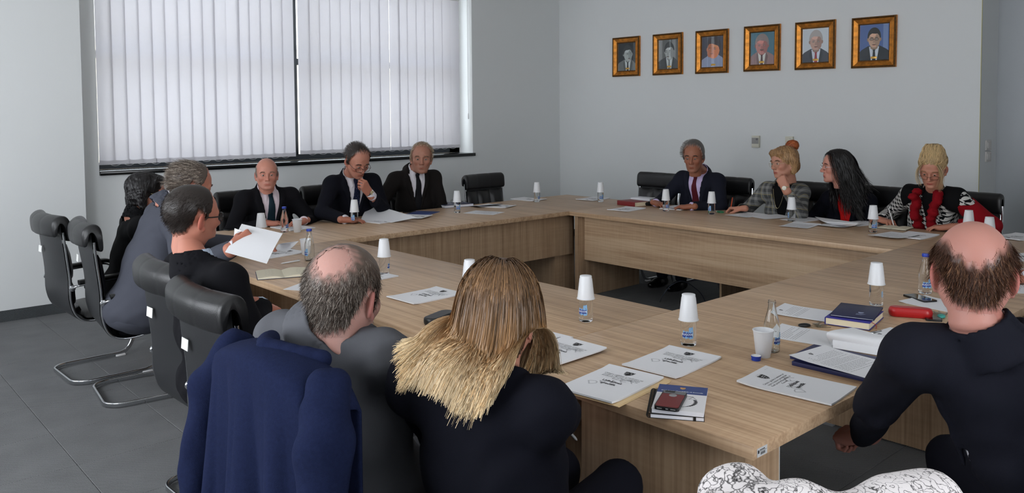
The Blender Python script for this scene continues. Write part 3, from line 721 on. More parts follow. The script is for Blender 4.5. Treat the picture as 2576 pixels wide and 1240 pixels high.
# ------------------------------------------------------------------ head template (x forward, y left, z up, origin between the ears)
def head_template(h=.0037):
    G=Grid((-.135,-.105,-.165),(.145,.105,.145),h); D=G.new()
    ellip(G,D,(-.016,0,.038),(.098,.0765,.086),.0)
    ellip(G,D,(.02,0,.03),(.075,.068,.075),.03)
    ellip(G,D,(.028,0,-.035),(.060,.058,.075),.03)
    for s in (-1,1):
        cone(G,D,(-.005,s*.050,-.045),(.055,s*.028,-.092),.022,.018,.03)
        ellip(G,D,(.060,s*.042,-.022),(.024,.022,.022),.025)
        cone(G,D,(.076,s*.046,.020),(.087,s*.012,.024),.009,.010,.018)
    ellip(G,D,(.073,0,-.099),(.021,.026,.018),.02)
    ellip(G,D,(.070,0,-.062),(.024,.032,.026),.022)
    for s in (-1,1): ellip(G,D,(.1,s*.0315,.003),(.0145,.0185,.013),.014,sub=True)
    cone(G,D,(.086,0,.018),(.109,0,-.024),.0075,.0095,.012); ellip(G,D,(.112,0,-.030),(.0125,.012,.0105),.008)
    for s in (-1,1):
        ellip(G,D,(.100,s*.0135,-.034),(.011,.0075,.0085),.006)
        ellip(G,D,(.108,s*.007,-.0425),(.006,.0035,.004),.002,sub=True)
        # lids around the eye opening
        ellip(G,D,(.0795,s*.0315,.003),(.0145,.0155,.0135),.005)
        ellip(G,D,(.0955,s*.0318,.0006),(.012,.0122,.0032),.0015,sub=True)
        # ear
        M=rotm(0,0,s*-24)@rotm(s*-6,12,0); ellip(G,D,(-.014,s*.0815,-.012),(.021,.0085,.034),.008,M)
        ellip(G,D,(-.007,s*.090,-.008),(.011,.006,.018),.004,M,sub=True); ellip(G,D,(-.004,s*.080,-.042),(.009,.006,.010),.006)
    # mouth
    for s in (-1,1):
        cone(G,D,(.0850,s*.0255,-.0672),(.0935,s*.004,-.0634),.0032,.0050,.005)
        cone(G,D,(.0845,s*.0235,-.0692),(.0910,s*.002,-.0740),.0032,.0056,.005)
        cone(G,D,(.0880,s*.0275,-.0684),(.0985,0,-.0684),.0006,.0013,.003,sub=True)
    cone(G,D,(.0935,-.012,-.0865),(.0935,.012,-.0865),.005,.005,.012,sub=True)
    # neck stub
    cone(G,D,(-.022,0,-.05),(-.038,0,-.15),.055,.052,.03)
    V,F=surfnet(G,D); V=relax(V,F,1,.35); return V,F
HV,HF=head_template(); HN=vnormals(HV,HF)
def bl(x,a,b): return np.clip((x-a)/(b-a),0,1)
def gauss(P,c,r): return np.exp(-(((P-np.array(c))/np.array(r))**2).sum(1))
_ab=HV*np.array([1,1,1]); _ay=np.abs(HV[:,1]); _sym=np.stack([HV[:,0],_ay,HV[:,2]],1)
LIPM=np.clip(gauss(_sym,(.092,0,-.0685),(.014,.025,.0075))*1.5-.35,0,1)
CHEEK=gauss(_sym,(.075,.045,-.03),(.03,.024,.024)); NOSE=gauss(HV,(.112,0,-.032),(.016,.016,.016)); EARM=np.clip((_ay-.0805)/.006,0,1)*(HV[:,0]<.02)*(HV[:,0]>-.05)*(HV[:,2]>-.06)*(HV[:,2]<.03)
STUB=np.clip((gauss(_sym,(.06,.02,-.092),(.05,.05,.04))+gauss(_sym,(.092,.0,-.054),(.012,.026,.008)))*1.1,0,1)*(1-LIPM)
EYEAREA=gauss(_sym,(.088,.032,.002),(.012,.022,.012))
AZ=np.degrees(np.arctan2(_ay,HV[:,0]+.012))
def hairline(front=.088,temple=.060,side=.012,burn=-.028,nape=-.088):
    z=np.interp(AZ,[0,28,48,62,74,84,90,104,116,138,180],[front,front-.002,temple,side,burn,burn-.004,.022,.024,-.03,nape+.012,nape])
    z=z+.006*np.sin(HV[:,1]*330+HV[:,0]*90)*np.sin(HV[:,0]*260+HV[:,2]*170)
    return np.clip((HV[:,2]-z)/.024,0,1)*(_ay<.086)
NOFACE=1-np.clip(EARM*3,0,1)

HAIRM=mat('hair',(0.1,.06,.04,1),.42,spec=.45,attr='tint'); SKIN=mat('skin',(.6,.38,.3,1),.5,spec=.35,attr='tint',sss=.12,bump=.10,bscale=420)
EYEW=mat('eye white',srgb(186,176,170),.25,coat=.2); IRIS=mat('eye iris',srgb(52,38,28),.15,coat=.5)
def push(P,c,r):
    q=(P-c)/r; l=np.linalg.norm(q,axis=-1,keepdims=True); return np.where(l<1,c+q/np.maximum(l,1e-6)*r,P)
def strands(roots,normals,flow,length,steps=7,lift=.25,rad=.0006,jit=.12,seed=0,skull=True,grav=0,clump=0,taper=.35,sk=1.02):
    """short or long strands as three-sided tapering tubes. flow(P,t)->dir ; length (n,)"""
    rng=np.random.default_rng(seed); n=len(roots); P=roots.copy(); pts=[P.copy()]; J=rng.normal(0,jit,(n,3))
    if clump:
        nc=max(4,n//clump); ci=rng.integers(0,nc,n); J=J*.35+rng.normal(0,jit*1.2,(nc,3))[ci]
    st=(length/steps)[:,None]
    for i in range(steps):
        t=i/steps; d=flow(P,t)+J+normals*lift*(1-t)+np.array([0,0,-grav*t]); d/=np.linalg.norm(d,axis=1)[:,None]+1e-9
        P=P+d*st
        if skull: P=push(P,np.array([-.014,0,.036]),np.array([.1,.0785,.0885])*sk)
        pts.append(P.copy())
    return tubes3(np.stack(pts,1),rad,taper)
def tubes3(Q,rad,taper=.35):
    """flat tapering ribbons lying on the head, one quad per segment"""
    n,K,_=Q.shape; T=np.gradient(Q,axis=1); T/=np.linalg.norm(T,axis=2,keepdims=True)+1e-9
    c=Q[:,0].mean(0); o=Q-c; o/=np.linalg.norm(o,axis=2,keepdims=True)+1e-9; rng=np.random.default_rng(n); o=o+rng.normal(0,.35,(n,1,3))
    a=np.cross(T,o); a/=np.linalg.norm(a,axis=2,keepdims=True)+1e-9
    r=(np.linspace(1,taper,K)*np.ones((n,1)))[...,None]*(rad if np.isscalar(rad) else rad[:,None,None])*1.25
    V=np.stack([Q+r*a,Q-r*a],2); base=(np.arange(n)*K*2)[:,None]+(np.arange(K-1)*2)[None,:]
    F=np.stack([base,base+1,base+3,base+2],-1).reshape(-1,4)
    tt=np.broadcast_to(np.linspace(0,1,K)[None,:,None],(n,K,2)).reshape(-1); si=np.broadcast_to(np.arange(n)[:,None,None],(n,K,2)).reshape(-1)
    return V.reshape(-1,3),F,tt,si
def sample(mask,n,seed=0,pw=1):
    rng=np.random.default_rng(seed); w=mask[HF].min(1); c=HV[HF].mean(1); a=np.linalg.norm(np.cross(HV[HF[:,2]]-HV[HF[:,0]],HV[HF[:,3]]-HV[HF[:,1]]),axis=1)
    p=(w**pw)*a; p/=p.sum(); i=rng.choice(len(HF),n,p=p); u=rng.random((n,2)); q=HF[i]
    P=(HV[q[:,0]]*(1-u[:,:1])*(1-u[:,1:])+HV[q[:,1]]*u[:,:1]*(1-u[:,1:])+HV[q[:,2]]*u[:,:1]*u[:,1:]+HV[q[:,3]]*(1-u[:,:1])*u[:,1:]); N_=HN[q[:,0]]
    return P,N_,w[i]
def cap(mask,thick,extra=None):
    f=HF[(mask[HF]>.02).all(1)]; used_,inv=np.unique(f,return_inverse=True); d=thick*mask[used_]
    if extra is not None: d=d+extra[used_]
    V=HV[used_]+HN[used_]*d[:,None]; return V,inv.reshape(f.shape)
# ------------------------------------------------------------------ hands (right hand, wrist at origin, fingers +x, back of hand +z, thumb +y)
def hand_template(pose,h=.0047):
    P=dict(rest=((22,32,18),)*4+((35,-18,12),), flat=((8,10,6),)*4+((40,-12,8),), fist=((72,88,50),)*4+((18,-45,40),), pen=((48,48,22),(55,60,25),(60,65,30),(62,65,30),(24,-38,30)),
           hold=((34,22,12),(36,24,12),(38,26,12),(40,28,12),(12,-40,16)), chin=((58,62,30),(64,72,34),(68,78,36),(70,80,36),(22,-35,25)))[pose]
    G=Grid((-.065,-.085,-.115),(.215,.095,.045),h); D=G.new()
    cone(G,D,(-.030,0,0),(-.01,0,0),.0225,.0225,.0,lat=(0,1,0),ls=1.2); cone(G,D,(-.03,0,0),(.03,0,-.002),.023,.019,.02,lat=(0,1,0),ls=1.35)
    yk=(.031,.0105,-.0105,-.030); xk=(.094,.098,.093,.083); L=((.043,.026,.021),(.047,.029,.022),(.043,.027,.021),(.034,.021,.019)); rr=(.0090,.0092,.0087,.0077)
    for i in range(4):
        cone(G,D,(.012,yk[i]*.62,-.003),(xk[i],yk[i],0),.0145,.0112,.014)
    ellip(G,D,(.055,-.022,-.012),(.035,.016,.013),.012)
    for i in range(4):
        a=0; p=np.array([xk[i],yk[i],0.]); spread=R(yk[i]*120)
        for j in range(3):
            a+=R(P[i][j]); d=np.array([math.cos(a)*math.cos(spread),math.cos(a)*math.sin(spread),-math.sin(a)]); q=p+d*L[i][j]
            r0=rr[i]*(1-.1*j); cone(G,D,p,q,r0,r0*.9,.0035); p=q
    al,be,ga=P[4]; p=np.array([.018,.022,-.010]); d=nrm([math.cos(R(al)),math.sin(R(al)),math.sin(R(be))*.8]); q=p+d*.046; cone(G,D,p,q,.0155,.0115,.012)
    d2=nrm(d+np.array([.35,-.35*ga/20,-.1])); q2=q+d2*.033; cone(G,D,q,q2,.0108,.0098,.005); d3=nrm(d2+np.array([.2,-.25*ga/20,-.1])); cone(G,D,q2,q2+d3*.024,.0095,.0078,.004)
    return surfnet(G,D)
HANDS={}
def hand(pose,side):
    if pose not in HANDS: HANDS[pose]=hand_template(pose)
    V,F=HANDS[pose]
    if side=='L': V=V*np.array([1,-1,1]); F=F[:,::-1]
    return V,F
def ik(s,w,l1,l2,hint):
    d=w-s; L=np.linalg.norm(d)
    if L>(l1+l2)*.995: k=L/((l1+l2)*.995); l1*=k;l2*=k
    a=(l1*l1-l2*l2+L*L)/(2*L); hgt=math.sqrt(max(0,l1*l1-a*a)); u=d/L; hv=np.array(hint,float); hv-=u*(hv@u); return s+u*a+nrm(hv)*hgt
# ------------------------------------------------------------------ people
def cloth(name,c,rough=.85,kind=None,c2=None,sc=1,sheen=0):
    if name in MATS: return MATS[name]
    m=mat(name,c,rough,spec=.12,bump=.25,bscale=700,sheen=sheen); nt=m.node_tree; b=nt.nodes['Principled BSDF']; L=nt.links.new; N=nt.nodes.new
    if kind:
        tc=N('ShaderNodeTexCoord'); sp=N('ShaderNodeSeparateXYZ'); L(tc.outputs['Object'],sp.inputs[0])
        def mth(op,a,bv=None):
            q=N('ShaderNodeMath'); q.operation=op
            for i,z in enumerate((a,bv)):
                if z is None: continue
                if isinstance(z,(int,float)): q.inputs[i].default_value=z
                else: L(z,q.inputs[i])
            return q.outputs[0]
        if kind=='plaid':
            def band(o,f,w): return mth('LESS_THAN',mth('FRACT',mth('MULTIPLY',o,f)),w)
            u=mth('ADD',sp.outputs[1],mth('MULTIPLY',sp.outputs[0],.35)); v=mth('SUBTRACT',sp.outputs[2],mth('MULTIPLY',sp.outputs[0],.2))
            t=mth('ADD',mth('MULTIPLY',band(u,19,.45),.35),mth('MULTIPLY',band(v,19,.45),.35)); fine=mth('MULTIPLY',mth('ADD',band(u,190,.5),band(v,190,.5)),.12); yl=mth('MAXIMUM',band(u,9.5,.05),band(v,9.5,.05))
            cr=N('ShaderNodeValToRGB'); e=cr.color_ramp.elements; e[0].color=c; e[1].color=c2; e[0].position=0;e[1].position=.9; L(mth('ADD',t,fine),cr.inputs[0])
            mx=N('ShaderNodeMix'); mx.data_type='RGBA'; L(mth('MULTIPLY',yl,.4),mx.inputs[0]); L(cr.outputs[0],mx.inputs[6]); mx.inputs[7].default_value=srgb(176,160,90); L(mx.outputs[2],b.inputs['Base Color'])
        elif kind=='hound':
            u=mth('MULTIPLY',mth('ADD',sp.outputs[1],mth('MULTIPLY',sp.outputs[0],.55)),62*sc); v=mth('MULTIPLY',mth('ADD',sp.outputs[2],mth('MULTIPLY',sp.outputs[0],.25)),62*sc)
            fu,fv=mth('FRACT',u),mth('FRACT',v); a_=mth('LESS_THAN',fu,.5); b_=mth('LESS_THAN',fv,.5)
            dg=mth('LESS_THAN',mth('FRACT',mth('MULTIPLY',mth('ADD',u,v),2)),.5)
            same=mth('MULTIPLY',a_,b_); xor=mth('ABSOLUTE',mth('SUBTRACT',a_,b_)); t=mth('ADD',same,mth('MULTIPLY',xor,dg))
            mx=N('ShaderNodeMix'); mx.data_type='RGBA'; L(t,mx.inputs[0]); mx.inputs[6].default_value=c; mx.inputs[7].default_value=c2; L(mx.outputs[2],b.inputs['Base Color'])
        elif kind=='dots':
            vo=N('ShaderNodeTexVoronoi'); vo.inputs['Scale'].default_value=90; L(tc.outputs['Object'],vo.inputs['Vector'])
            mx=N('ShaderNodeMix'); mx.data_type='RGBA'; L(mth('LESS_THAN',vo.outputs['Distance'],.22),mx.inputs[0]); mx.inputs[6].default_value=c; mx.inputs[7].default_value=c2; L(mx.outputs[2],b.inputs['Base Color'])
        elif kind=='scribble':
            vo=N('ShaderNodeTexVoronoi'); vo.feature='DISTANCE_TO_EDGE'; vo.inputs['Scale'].default_value=30*sc; n=N('ShaderNodeTexNoise'); n.inputs['Scale'].default_value=14*sc; n.inputs['Detail'].default_value=3
            L(tc.outputs['Object'],n.inputs['Vector']); mx0=N('ShaderNodeMix'); mx0.data_type='VECTOR'; mx0.inputs[0].default_value=.16; L(tc.outputs['Object'],mx0.inputs[4]); L(n.outputs['Color'],mx0.inputs[5]); L(mx0.outputs[1],vo.inputs['Vector'])
            n2=N('ShaderNodeTexNoise'); n2.inputs['Scale'].default_value=7; L(tc.outputs['Object'],n2.inputs['Vector'])
            w_=mth('MULTIPLY',mth('POWER',n2.outputs['Fac'],2.5),.42)
            mx=N('ShaderNodeMix'); mx.data_type='RGBA'; L(mth('SMOOTH_MIN',mth('DIVIDE',vo.outputs['Distance'],w_),1),mx.inputs[0]); mx.inputs[6].default_value=c2; mx.inputs[7].default_value=c; mx.clamp_factor=True; L(mx.outputs[2],b.inputs['Base Color'])
    return m
def fold(x,y,z,a=1.):
    return a*(np.sin(21*x+9*np.sin(7*z+2*y))*np.sin(17*z+6*np.sin(9*y+1.3)+4*x)*.5+.5*np.sin(34*z+5*np.sin(13*y)+11*x)*np.sin(23*y+7*z))
def person(label,org,deg,sh,head,R_=None,L_=None,st=None,sc=1.,h=.0102,shyaw=0,shroll=0):
    """org: hip point on the floor (world xy); deg: heading; sh: shoulder centre (world); head: dict(p,yaw,pitch,roll,s);
       R_/L_: dict(w=wrist world,f=finger dir,n=palm normal,pose,hint)"""
    root=empty('person',(org[0],org[1],0),R(deg),label,'person'); CZ=rotm(0,0,-deg)
    loc=lambda p:CZ@(np.array(p,float)-np.array([org[0],org[1],0])); lv=lambda v:CZ@np.array(v,float)
    st=st or {}; s_=sc
    S_=loc(sh); lat=nrm([-math.sin(R(shyaw)),math.cos(R(shyaw)),math.sin(R(shroll))]); p0=np.array([0,0,.45+.10*s_]); up=nrm(S_-p0); fwd=nrm(np.cross(lat,up)); 
    hw=st.get('hw',.175)*s_; shL=S_+lat*hw-up*.02; shR=S_-lat*hw-up*.02; HC=loc(head['p']); hs=head.get('s',1.)
    HM=rotm(0,0,head.get('yaw',0)-deg)@rotm(0,head.get('pitch',0),0)@rotm(head.get('roll',0),0,0)
    nb=S_+up*.035*s_-fwd*.022
    nb0=S_-up*.09+fwd*.02
    neckd=nrm(nrm(HC+HM@np.array([-.03,0,-.08])*hs-nb)*.6+up*.4)
    arms={}
    for k,a in (('R',R_),('L',L_)):
        s0=shR if k=='R' else shL
        if a is None: a=dict(w=root_default(S_,lat,up,fwd,k,p0),f=(1,0,-.2),n=(0,0,-1),pose='rest',loc=True)
        w_=np.array(a['w'],float) if a.get('loc') else loc(a['w']); f_=np.array(a['f'],float) if a.get('loc') else lv(a['f']); n_=np.array(a['n'],float) if a.get('loc') else lv(a['n'])
        hint=np.array(a.get('hint',(-.3,(-.9 if k=='R' else .9),-.8)),float)
        e=ik(s0,w_,.285*s_,.265*s_,hint); arms[k]=dict(s=s0,e=e,w=w_,f=nrm(f_),n=nrm(n_),pose=a.get('pose','rest'),bare=a.get('bare',0))
    # grid
    pts=np.array([p0,S_]+[a[q] for a in arms.values() for q in ('s','e','w')]); lo=pts.min(0)-.26*s_; hi=pts.max(0)+.26*s_; lo[2]=max(lo[2],.34); hi[2]=max(hi[2]-.1,nb[2]+.14)
    hi[0]=max(hi[0]-.12,S_[0]+.25); G=Grid(lo,hi,h); x,y,z=G.xyz(); D=G.new()
    bulk=st.get('bulk',1.)*s_
    mid=p0*.55+S_*.45; low=p0
    ellip(G,D,p0+np.array([-.02,0,-.01]),(.155*bulk,.19*bulk,.13),.0)
    cone(G,D,low,mid,.128*bulk,.120*bulk,.05,lat,1.34); cone(G,D,mid,S_-up*.10,.122*bulk,.108*bulk,.05,lat,1.45)
    if st.get('bust'):
        for sg in (-1,1): ellip(G,D,S_-up*.20+fwd*.075+lat*sg*.075,(.075,.075,.075),.05)
    cone(G,D,shL-up*.025,shR-up*.025,.066*s_,.066*s_,.05); 
    for q in (shL,shR): cone(G,D,nb-up*.02,q-up*.01,.052*s_,.052*s_,.04)
    T=D.copy()    # torso without arms
    for k,a in arms.items():
        d=nrm(a['w']-a['e']); cuff=a['w']-d*(.008+a['bare'])
        ar=st.get('arm',1.)*s_
        cone(G,D,a['s']-up*.01,a['e'],.066*ar,.054*ar,.035); cone(G,D,a['e'],a['w']+d*.02,.054*ar,.040*ar,.02,cut=[(cuff,d)])
    if st.get('folds',1): D=D+fold(x,y,z,.0032*st.get('folds',1)).astype(f32)
    def sdfpush(P,off):
        for _ in range(2):
            ix=np.round((P-G.lo)/G.h).astype(int); ok=((ix>0)&(ix<G.n-1)).all(1); j=ix[ok].T; d=D[tuple(j)]; g=[]
            for a in range(3):
                e=np.zeros((3,1),int); e[a]=1; g.append(D[tuple(j+e)]-D[tuple(j-e)])
            g=np.stack(g,1).astype(float); g/=np.linalg.norm(g,axis=1)[:,None]+1e-9; m=np.maximum(0,off[ok]-d); P[ok]=P[ok]+g*m[:,None]
        return P
    # body frame coordinates
    qx,qy,qz=x-S_[0],y-S_[1],z-S_[2]; u=qx*lat[0]+qy*lat[1]+qz*lat[2]; t=qx*up[0]+qy*up[1]+qz*up[2]; f=qx*fwd[0]+qy*fwd[1]+qz*fwd[2]; au=np.abs(u)
    # neck axis distance
    nx,ny,nz=x-nb[0],y-nb[1],z-nb[2]; ta=nx*neckd[0]+ny*neckd[1]+nz*neckd[2]; rho=np.sqrt(np.maximum(nx*nx+ny*ny+nz*nz-ta*ta,0)); fr=(nx*fwd[0]+ny*fwd[1]+nz*fwd[2])/np.maximum(rho,.01)
    t0,t1=st.get('vbot',-.34),.05; vw=st.get('vw',.082)*s_; hwv=vw*np.clip((t-t0)/(t1-t0),0,1.15)-.0005
    front=f>-.01
    NR=st.get('neckr',.062)*s_
    J=np.maximum(D,np.where(front,hwv-au,-.5).astype(f32)); J=np.maximum(J,np.where(ta>-.05,(NR+.004)-rho,-.5).astype(f32))
    if st.get('jacket'):
        lw=st.get('lapel',.05)*np.clip((t-t0)/(.30),0,1)*np.clip((.075-t)/.05,0,1)
        lap=np.maximum(np.maximum(D-.0095,hwv-au),np.maximum(au-hwv-lw,-f)); lap=np.maximum(lap,NR+.004-rho)
        J=np.minimum(J,lap)
        ch=.034+st.get('jcol',0)+.010*np.clip(-fr,-1,1)
        col=np.maximum(np.maximum(np.abs(rho-NR-.009-(.03-np.clip(ta,-.02,.05))*.30)-.0065,ta-ch),-ta-.045); col=np.maximum(col,np.where(f>.0,hwv*.75-au,-.5)); J=smin(J,col.astype(f32),.008) if st.get('collar',1) else J
        V,F=surfnet(G,J); V=relax(V,F,1,.4); meshobj(st.get('jname','jacket'),V,F,st['jacket'],root)
    if st.get('shirt'):
        Tsh=T+.007
        Sh=np.maximum(np.maximum(Tsh,au-hwv-.035),-f-.0)
        Sh=np.maximum(Sh,NR-.004-rho)
        gap=np.where(fr>.75,(.013+.03*np.clip((.05-ta)/.05,0,1)*0)-au,-.5)
        colh=.050+st.get('colh',.0)-.010*fr
        Sc=np.maximum(np.maximum(np.abs(rho-NR-.0015-(.045-ta)*.10*np.clip(fr,0,1))-.0046,ta-colh),-ta-.04)
        # collar points folded over the tie
        pts_=np.maximum(np.maximum(Tsh-.009,np.maximum(au-(.060-(.06-t)*.15),.006+(.058-t)*.40-au)),np.maximum(t-.06,-.026-t)); pts_=np.maximum(pts_,-f)
        Sh=np.minimum(np.minimum(Sh,Sc),np.where(st.get('points',1)>0,pts_,.5)).astype(f32)
        for a in arms.values():
            if a['bare']<=0.005 and st.get('cuffs',1):
                d=nrm(a['w']-a['e']); Gc=Grid(a['w']-.09,a['w']+.09,.006); Dc=Gc.new(); cone(Gc,Dc,a['e'],a['w']+d*.03,.040*s_,.0345*s_,.0,cut=[(a['w']+d*.010,d),(a['w']-d*.06,-d)]); V,F=surfnet(Gc,Dc); meshobj('cuff',V,F,st['shirt'],root)
        V,F=surfnet(G,Sh); V=relax(V,F,2,.45); meshobj(st.get('sname','shirt'),V,F,st['shirt'],root)
    if st.get('tie'):
        tw=np.interp(t.ravel(),[-.5,-.36,-.05,.0,.03],[.046,.044,.026,.017,.02]).reshape(t.shape)
        Tt=np.maximum(np.maximum(T+.007-.0095,au-tw),np.maximum(t-.030,-f)); Tt=np.maximum(Tt,NR-.002-rho).astype(f32)
        kn=S_+up*.026*s_+fwd*(.064)*s_; ellip(G,Tt,kn,(.016,.020,.019),.006,np.stack([fwd,lat,up],1))
        V,F=surfnet(G,Tt); V=relax(V,F,1,.3); meshobj('tie',V,F,st['tie'],root)
    if st.get('extra'): st['extra'](dict(G=G,T=T,D=D,u=u,t=t,f=f,au=au,rho=rho,ta=ta,fr=fr,S=S_,up=up,fwd=fwd,lat=lat,root=root,nb=nb,neckd=neckd,J=J,NR=NR,shL=shL,shR=shR,arms=arms,s=s_,HC=HC,HM=HM,hs=hs,x=x,y=y,z=z))
    # skin: head, neck, chest core, forearms and hands in one mesh
    tone=np.array(st.get('tone',srgb(196,142,120)[:3]))*np.array([.74,.72,.74]); 
    c=np.ones((len(HV),3))*tone
    c=c*(1-.22*CHEEK[:,None]*np.array([0,.5,.5])*st.get('ruddy',1))*(1-.2*NOSE[:,None]*np.array([0,.6,.6])*st.get('ruddy',1)); c=c*(1-.3*EARM[:,None]*np.array([0,.75,.7])*st.get('ruddy',1))
    c=c*(1-EYEAREA[:,None]*.18); lipc=np.array(st.get('lip',tone*np.array([.82,.55,.55]))); c=c*(1-LIPM[:,None])+lipc*LIPM[:,None]
    if st.get('stub'): c=c*(1-st['stub']*STUB[:,None])+np.array(st.get('stubc',(.16,.15,.15)))*st['stub']*STUB[:,None]
    ds=np.array(st.get('hscale',(1,1,1))); jaw=st.get('jaw',1.); V0=HV*ds; V0[:,1]*=1-st.get('noear',0)*.16*np.clip(EARM*2,0,1); jf=1+(jaw-1)*np.clip((-HV[:,2]-.02)/.07,0,1); V0=V0*np.stack([np.ones_like(jf),jf,np.ones_like(jf)],1)
    TH=lambda P:(np.asarray(P)*ds*hs)@HM.T+HC
    VV=[(V0*hs)@HM.T+HC]; FF=[HF]; CC=[c]; n=len(HV)
    def addp(V,F,col):
        nonlocal n
        VV.append(V); FF.append(F+n); CC.append(np.ones((len(V),3))*col); n+=len(V)
    lowneck=HC+HM@np.array([-.03,0,-.085])*hs
    Gn=Grid(np.minimum(lowneck,nb0)-.13,np.maximum(lowneck,nb0)+.13,.011); Dn=Gn.new(); cone(Gn,Dn,lowneck,nb,.054*hs*st.get('neck',1),.056*s_*st.get('neck',1),.0); cone(Gn,Dn,nb,nb0,.055*s_,.062*s_,.02,lat,1.35)
    V,F=surfnet(Gn,Dn); nneck=len(V); addp(relax(V,F,2,.5),F,tone*st.get('necktone',1.))
    for k,a in arms.items():
        V,F=hand(a['pose'],k); X=a['f']; Z=-a['n']; Z=nrm(Z-X*(Z@X)); Y=np.cross(Z,X); M3=np.stack([X,Y,Z],1); 
        addp((V*st.get('hand',1.)*s_)@M3.T+a['w'],F,np.array(st.get('handtone',tone*np.array([1,.93,.9]))))
        Ga=Grid(np.minimum(a['e'],a['w'])-.07,np.maximum(a['e'],a['w'])+.07,.012); Da=Ga.new(); cone(Ga,Da,a['e'],a['w'],.036*s_,.026*s_,.0); V,F=surfnet(Ga,Da); addp(V,F,tone)
    Gt=Grid(lo,hi,.02); Dt=Gt.new(); cone(Gt,Dt,p0,mid,.10,.10,.05,lat,1.25); cone(Gt,Dt,mid,S_-up*.12,.1,.09,.05,lat,1.35)
    for a in arms.values(): cone(Gt,Dt,a['s'],a['e'],.04,.035,.03)
    V,F=surfnet(Gt,Dt); addp(V,F,tone)
    AV=np.concatenate(VV); nh=len(HV)+nneck; Q=AV[:nh]-nb; tq=Q@neckd; rd=Q-tq[:,None]*neckd; rl=np.linalg.norm(rd,axis=1); k_=np.clip((.085-tq)/.03,0,1); k_[:len(HV)]*=(HV[:,2]<-.085)
    tgt=np.minimum(rl,NR-.004); AV[:nh]=nb+tq[:,None]*neckd+rd*((rl+(tgt-rl)*k_)/np.maximum(rl,1e-6))[:,None]; VV=[AV]
    meshobj('body',np.concatenate(VV),np.concatenate(FF),SKIN,root,np.concatenate(CC))
    if st.get('watch'):
        a=arms[st['watch']]; X=a['f']; c0=a['w']+X*.006; Z=-a['n']; Z=nrm(Z-X*(Z@X)); Y=np.cross(Z,X); an=np.linspace(0,2*np.pi,24,endpoint=False)
        P=[c0+Y*.0315*s_*math.cos(q)+Z*.0265*s_*math.sin(q) for q in an]; wt=mk('wristwatch',MB().add(*sweep(P,rrect(.003,.014,.001,2),True)),st.get('strap',BLKPL),root,60)
        v,ff=lathe([(0,0),(.016,0),(.0175,.002),(.0175,.006),(.014,.0075),(0,.0075)],20); T4=np.eye(4); T4[:3,0]=X; T4[:3,1]=Y; T4[:3,2]=Z; T4[:3,3]=c0+Z*.0265*s_; mk('watch_face',MB().add(v,ff,T4),st.get('dial',BRASSW),wt)
    # eyes, brows
    if st.get('eyes',1):
        v,ff=lathe([(0,-.0122),(.006,-.0106),(.0105,-.006),(.0122,0),(.0105,.006),(.0062,.0105),(.0030,.0118),(0,.0122)],14)
        for sg in (-1,1):
            mb=MB(); P=np.stack([v[:,2],v[:,0],v[:,1]],1); dr=rotm(0,st.get('gazep',0),st.get('gaze',0)); P=P@dr.T; P=TH(P/hs/ds*1.0*hs+np.array([.0815,sg*.0318,.0025])); 
            fm=[1 if k>=5*14 else 0 for k in range(len(ff))]
            mb.v=[P]; mb.n=len(P); mb.f=[tuple(q) for q in ff]; mb.m=fm; mk('eye',mb,[EYEW,st.get('iris',IRIS)],root,179)
    bc=st.get('brow',(.03,.02,.015))
    for sg in (-1,1):
        rng=np.random.default_rng(5); m_=130; a=rng.random(m_); ro=np.stack([.0950-.0115*a**2-.002,sg*(.012+.036*a),.0235+.006*np.sin(a*2.4)-.004*a+rng.normal(0,.0016,m_)],1); ro[:,0]+=.004
        dirs=np.stack([-.25*a,sg*np.ones(m_),.5-.9*a],1); V,F,tt,si=strands(ro,np.tile([1,0,0.2],(m_,1)),lambda P,t_:dirs,np.full(m_,.011),3,.15,.0007,.15,3,skull=False)
        meshobj('eyebrow',TH(V),F,HAIRM,root,np.array(bc)*np.ones((len(V),3)))
    for fn in st.get('hair',[]): fn(dict(root=root,TH=TH,HM=HM,HC=HC,hs=hs,CZ=CZ,loc=loc,tone=tone,push=sdfpush))
    if st.get('glasses'):
        gl=st['glasses']; m_=gl.get('m',BLKPL); w_=gl.get('w',.023); hh=gl.get('h',.017); r=gl.get('r',.0014); dz=gl.get('dz',0); dx=gl.get('dx',0); rim=MB(); 
        for sg in (-1,1):
            a=np.linspace(0,2*np.pi,28,endpoint=False); P=np.stack([.106+dx-.35*(np.abs(w_*np.cos(a)*1.0+.034)-.034)**1-.0,sg*(.034+w_*np.sign(np.cos(a))*np.abs(np.cos(a))**gl.get('sq',.8)),dz+.0*a+hh*np.sign(np.sin(a))*np.abs(np.sin(a))**gl.get('sq',.8)],1)
            rim.add(*tube(TH(P),r,6,True)); rim.add(*tube(TH([(.098+dx,sg*(.034+w_),dz+.004),(.085+dx,sg*.074,dz+.004),(.03,sg*.082,.004+dz*.6),(-.02,sg*.083,.006)]),r*1.15,6))
            lens=MB(); Pc=P.mean(0); lens.add(np.concatenate([[TH(Pc)],TH(P)]),[(0,1+i,1+(i+1)%28) for i in range(28)]); 
            if sg<0: L0=lens
            else: L1=lens
        rim.add(*tube(TH(spline([(.105+dx,-.012,dz+.004),(.112+dx,0,dz+.008),(.105+dx,.012,dz+.004)],4)),r,6))
        gobj=mk('glasses',rim,m_,root,60,label=gl.get('label'))
        for l_ in (L0,L1): mk('lens',l_,LENS,gobj,0)
    # trousers and shoes
    Gl=Grid((-.25,-.32,-.0),(.72,.32,.70),.018); Dl=Gl.new(); ks=st.get('knee',(.43,.10)); kz=.50*s_+st.get('kz',0)
    ellip(Gl,Dl,p0+np.array([-.03,0,-.04]),(.14*bulk,.18*bulk,.105),.0)
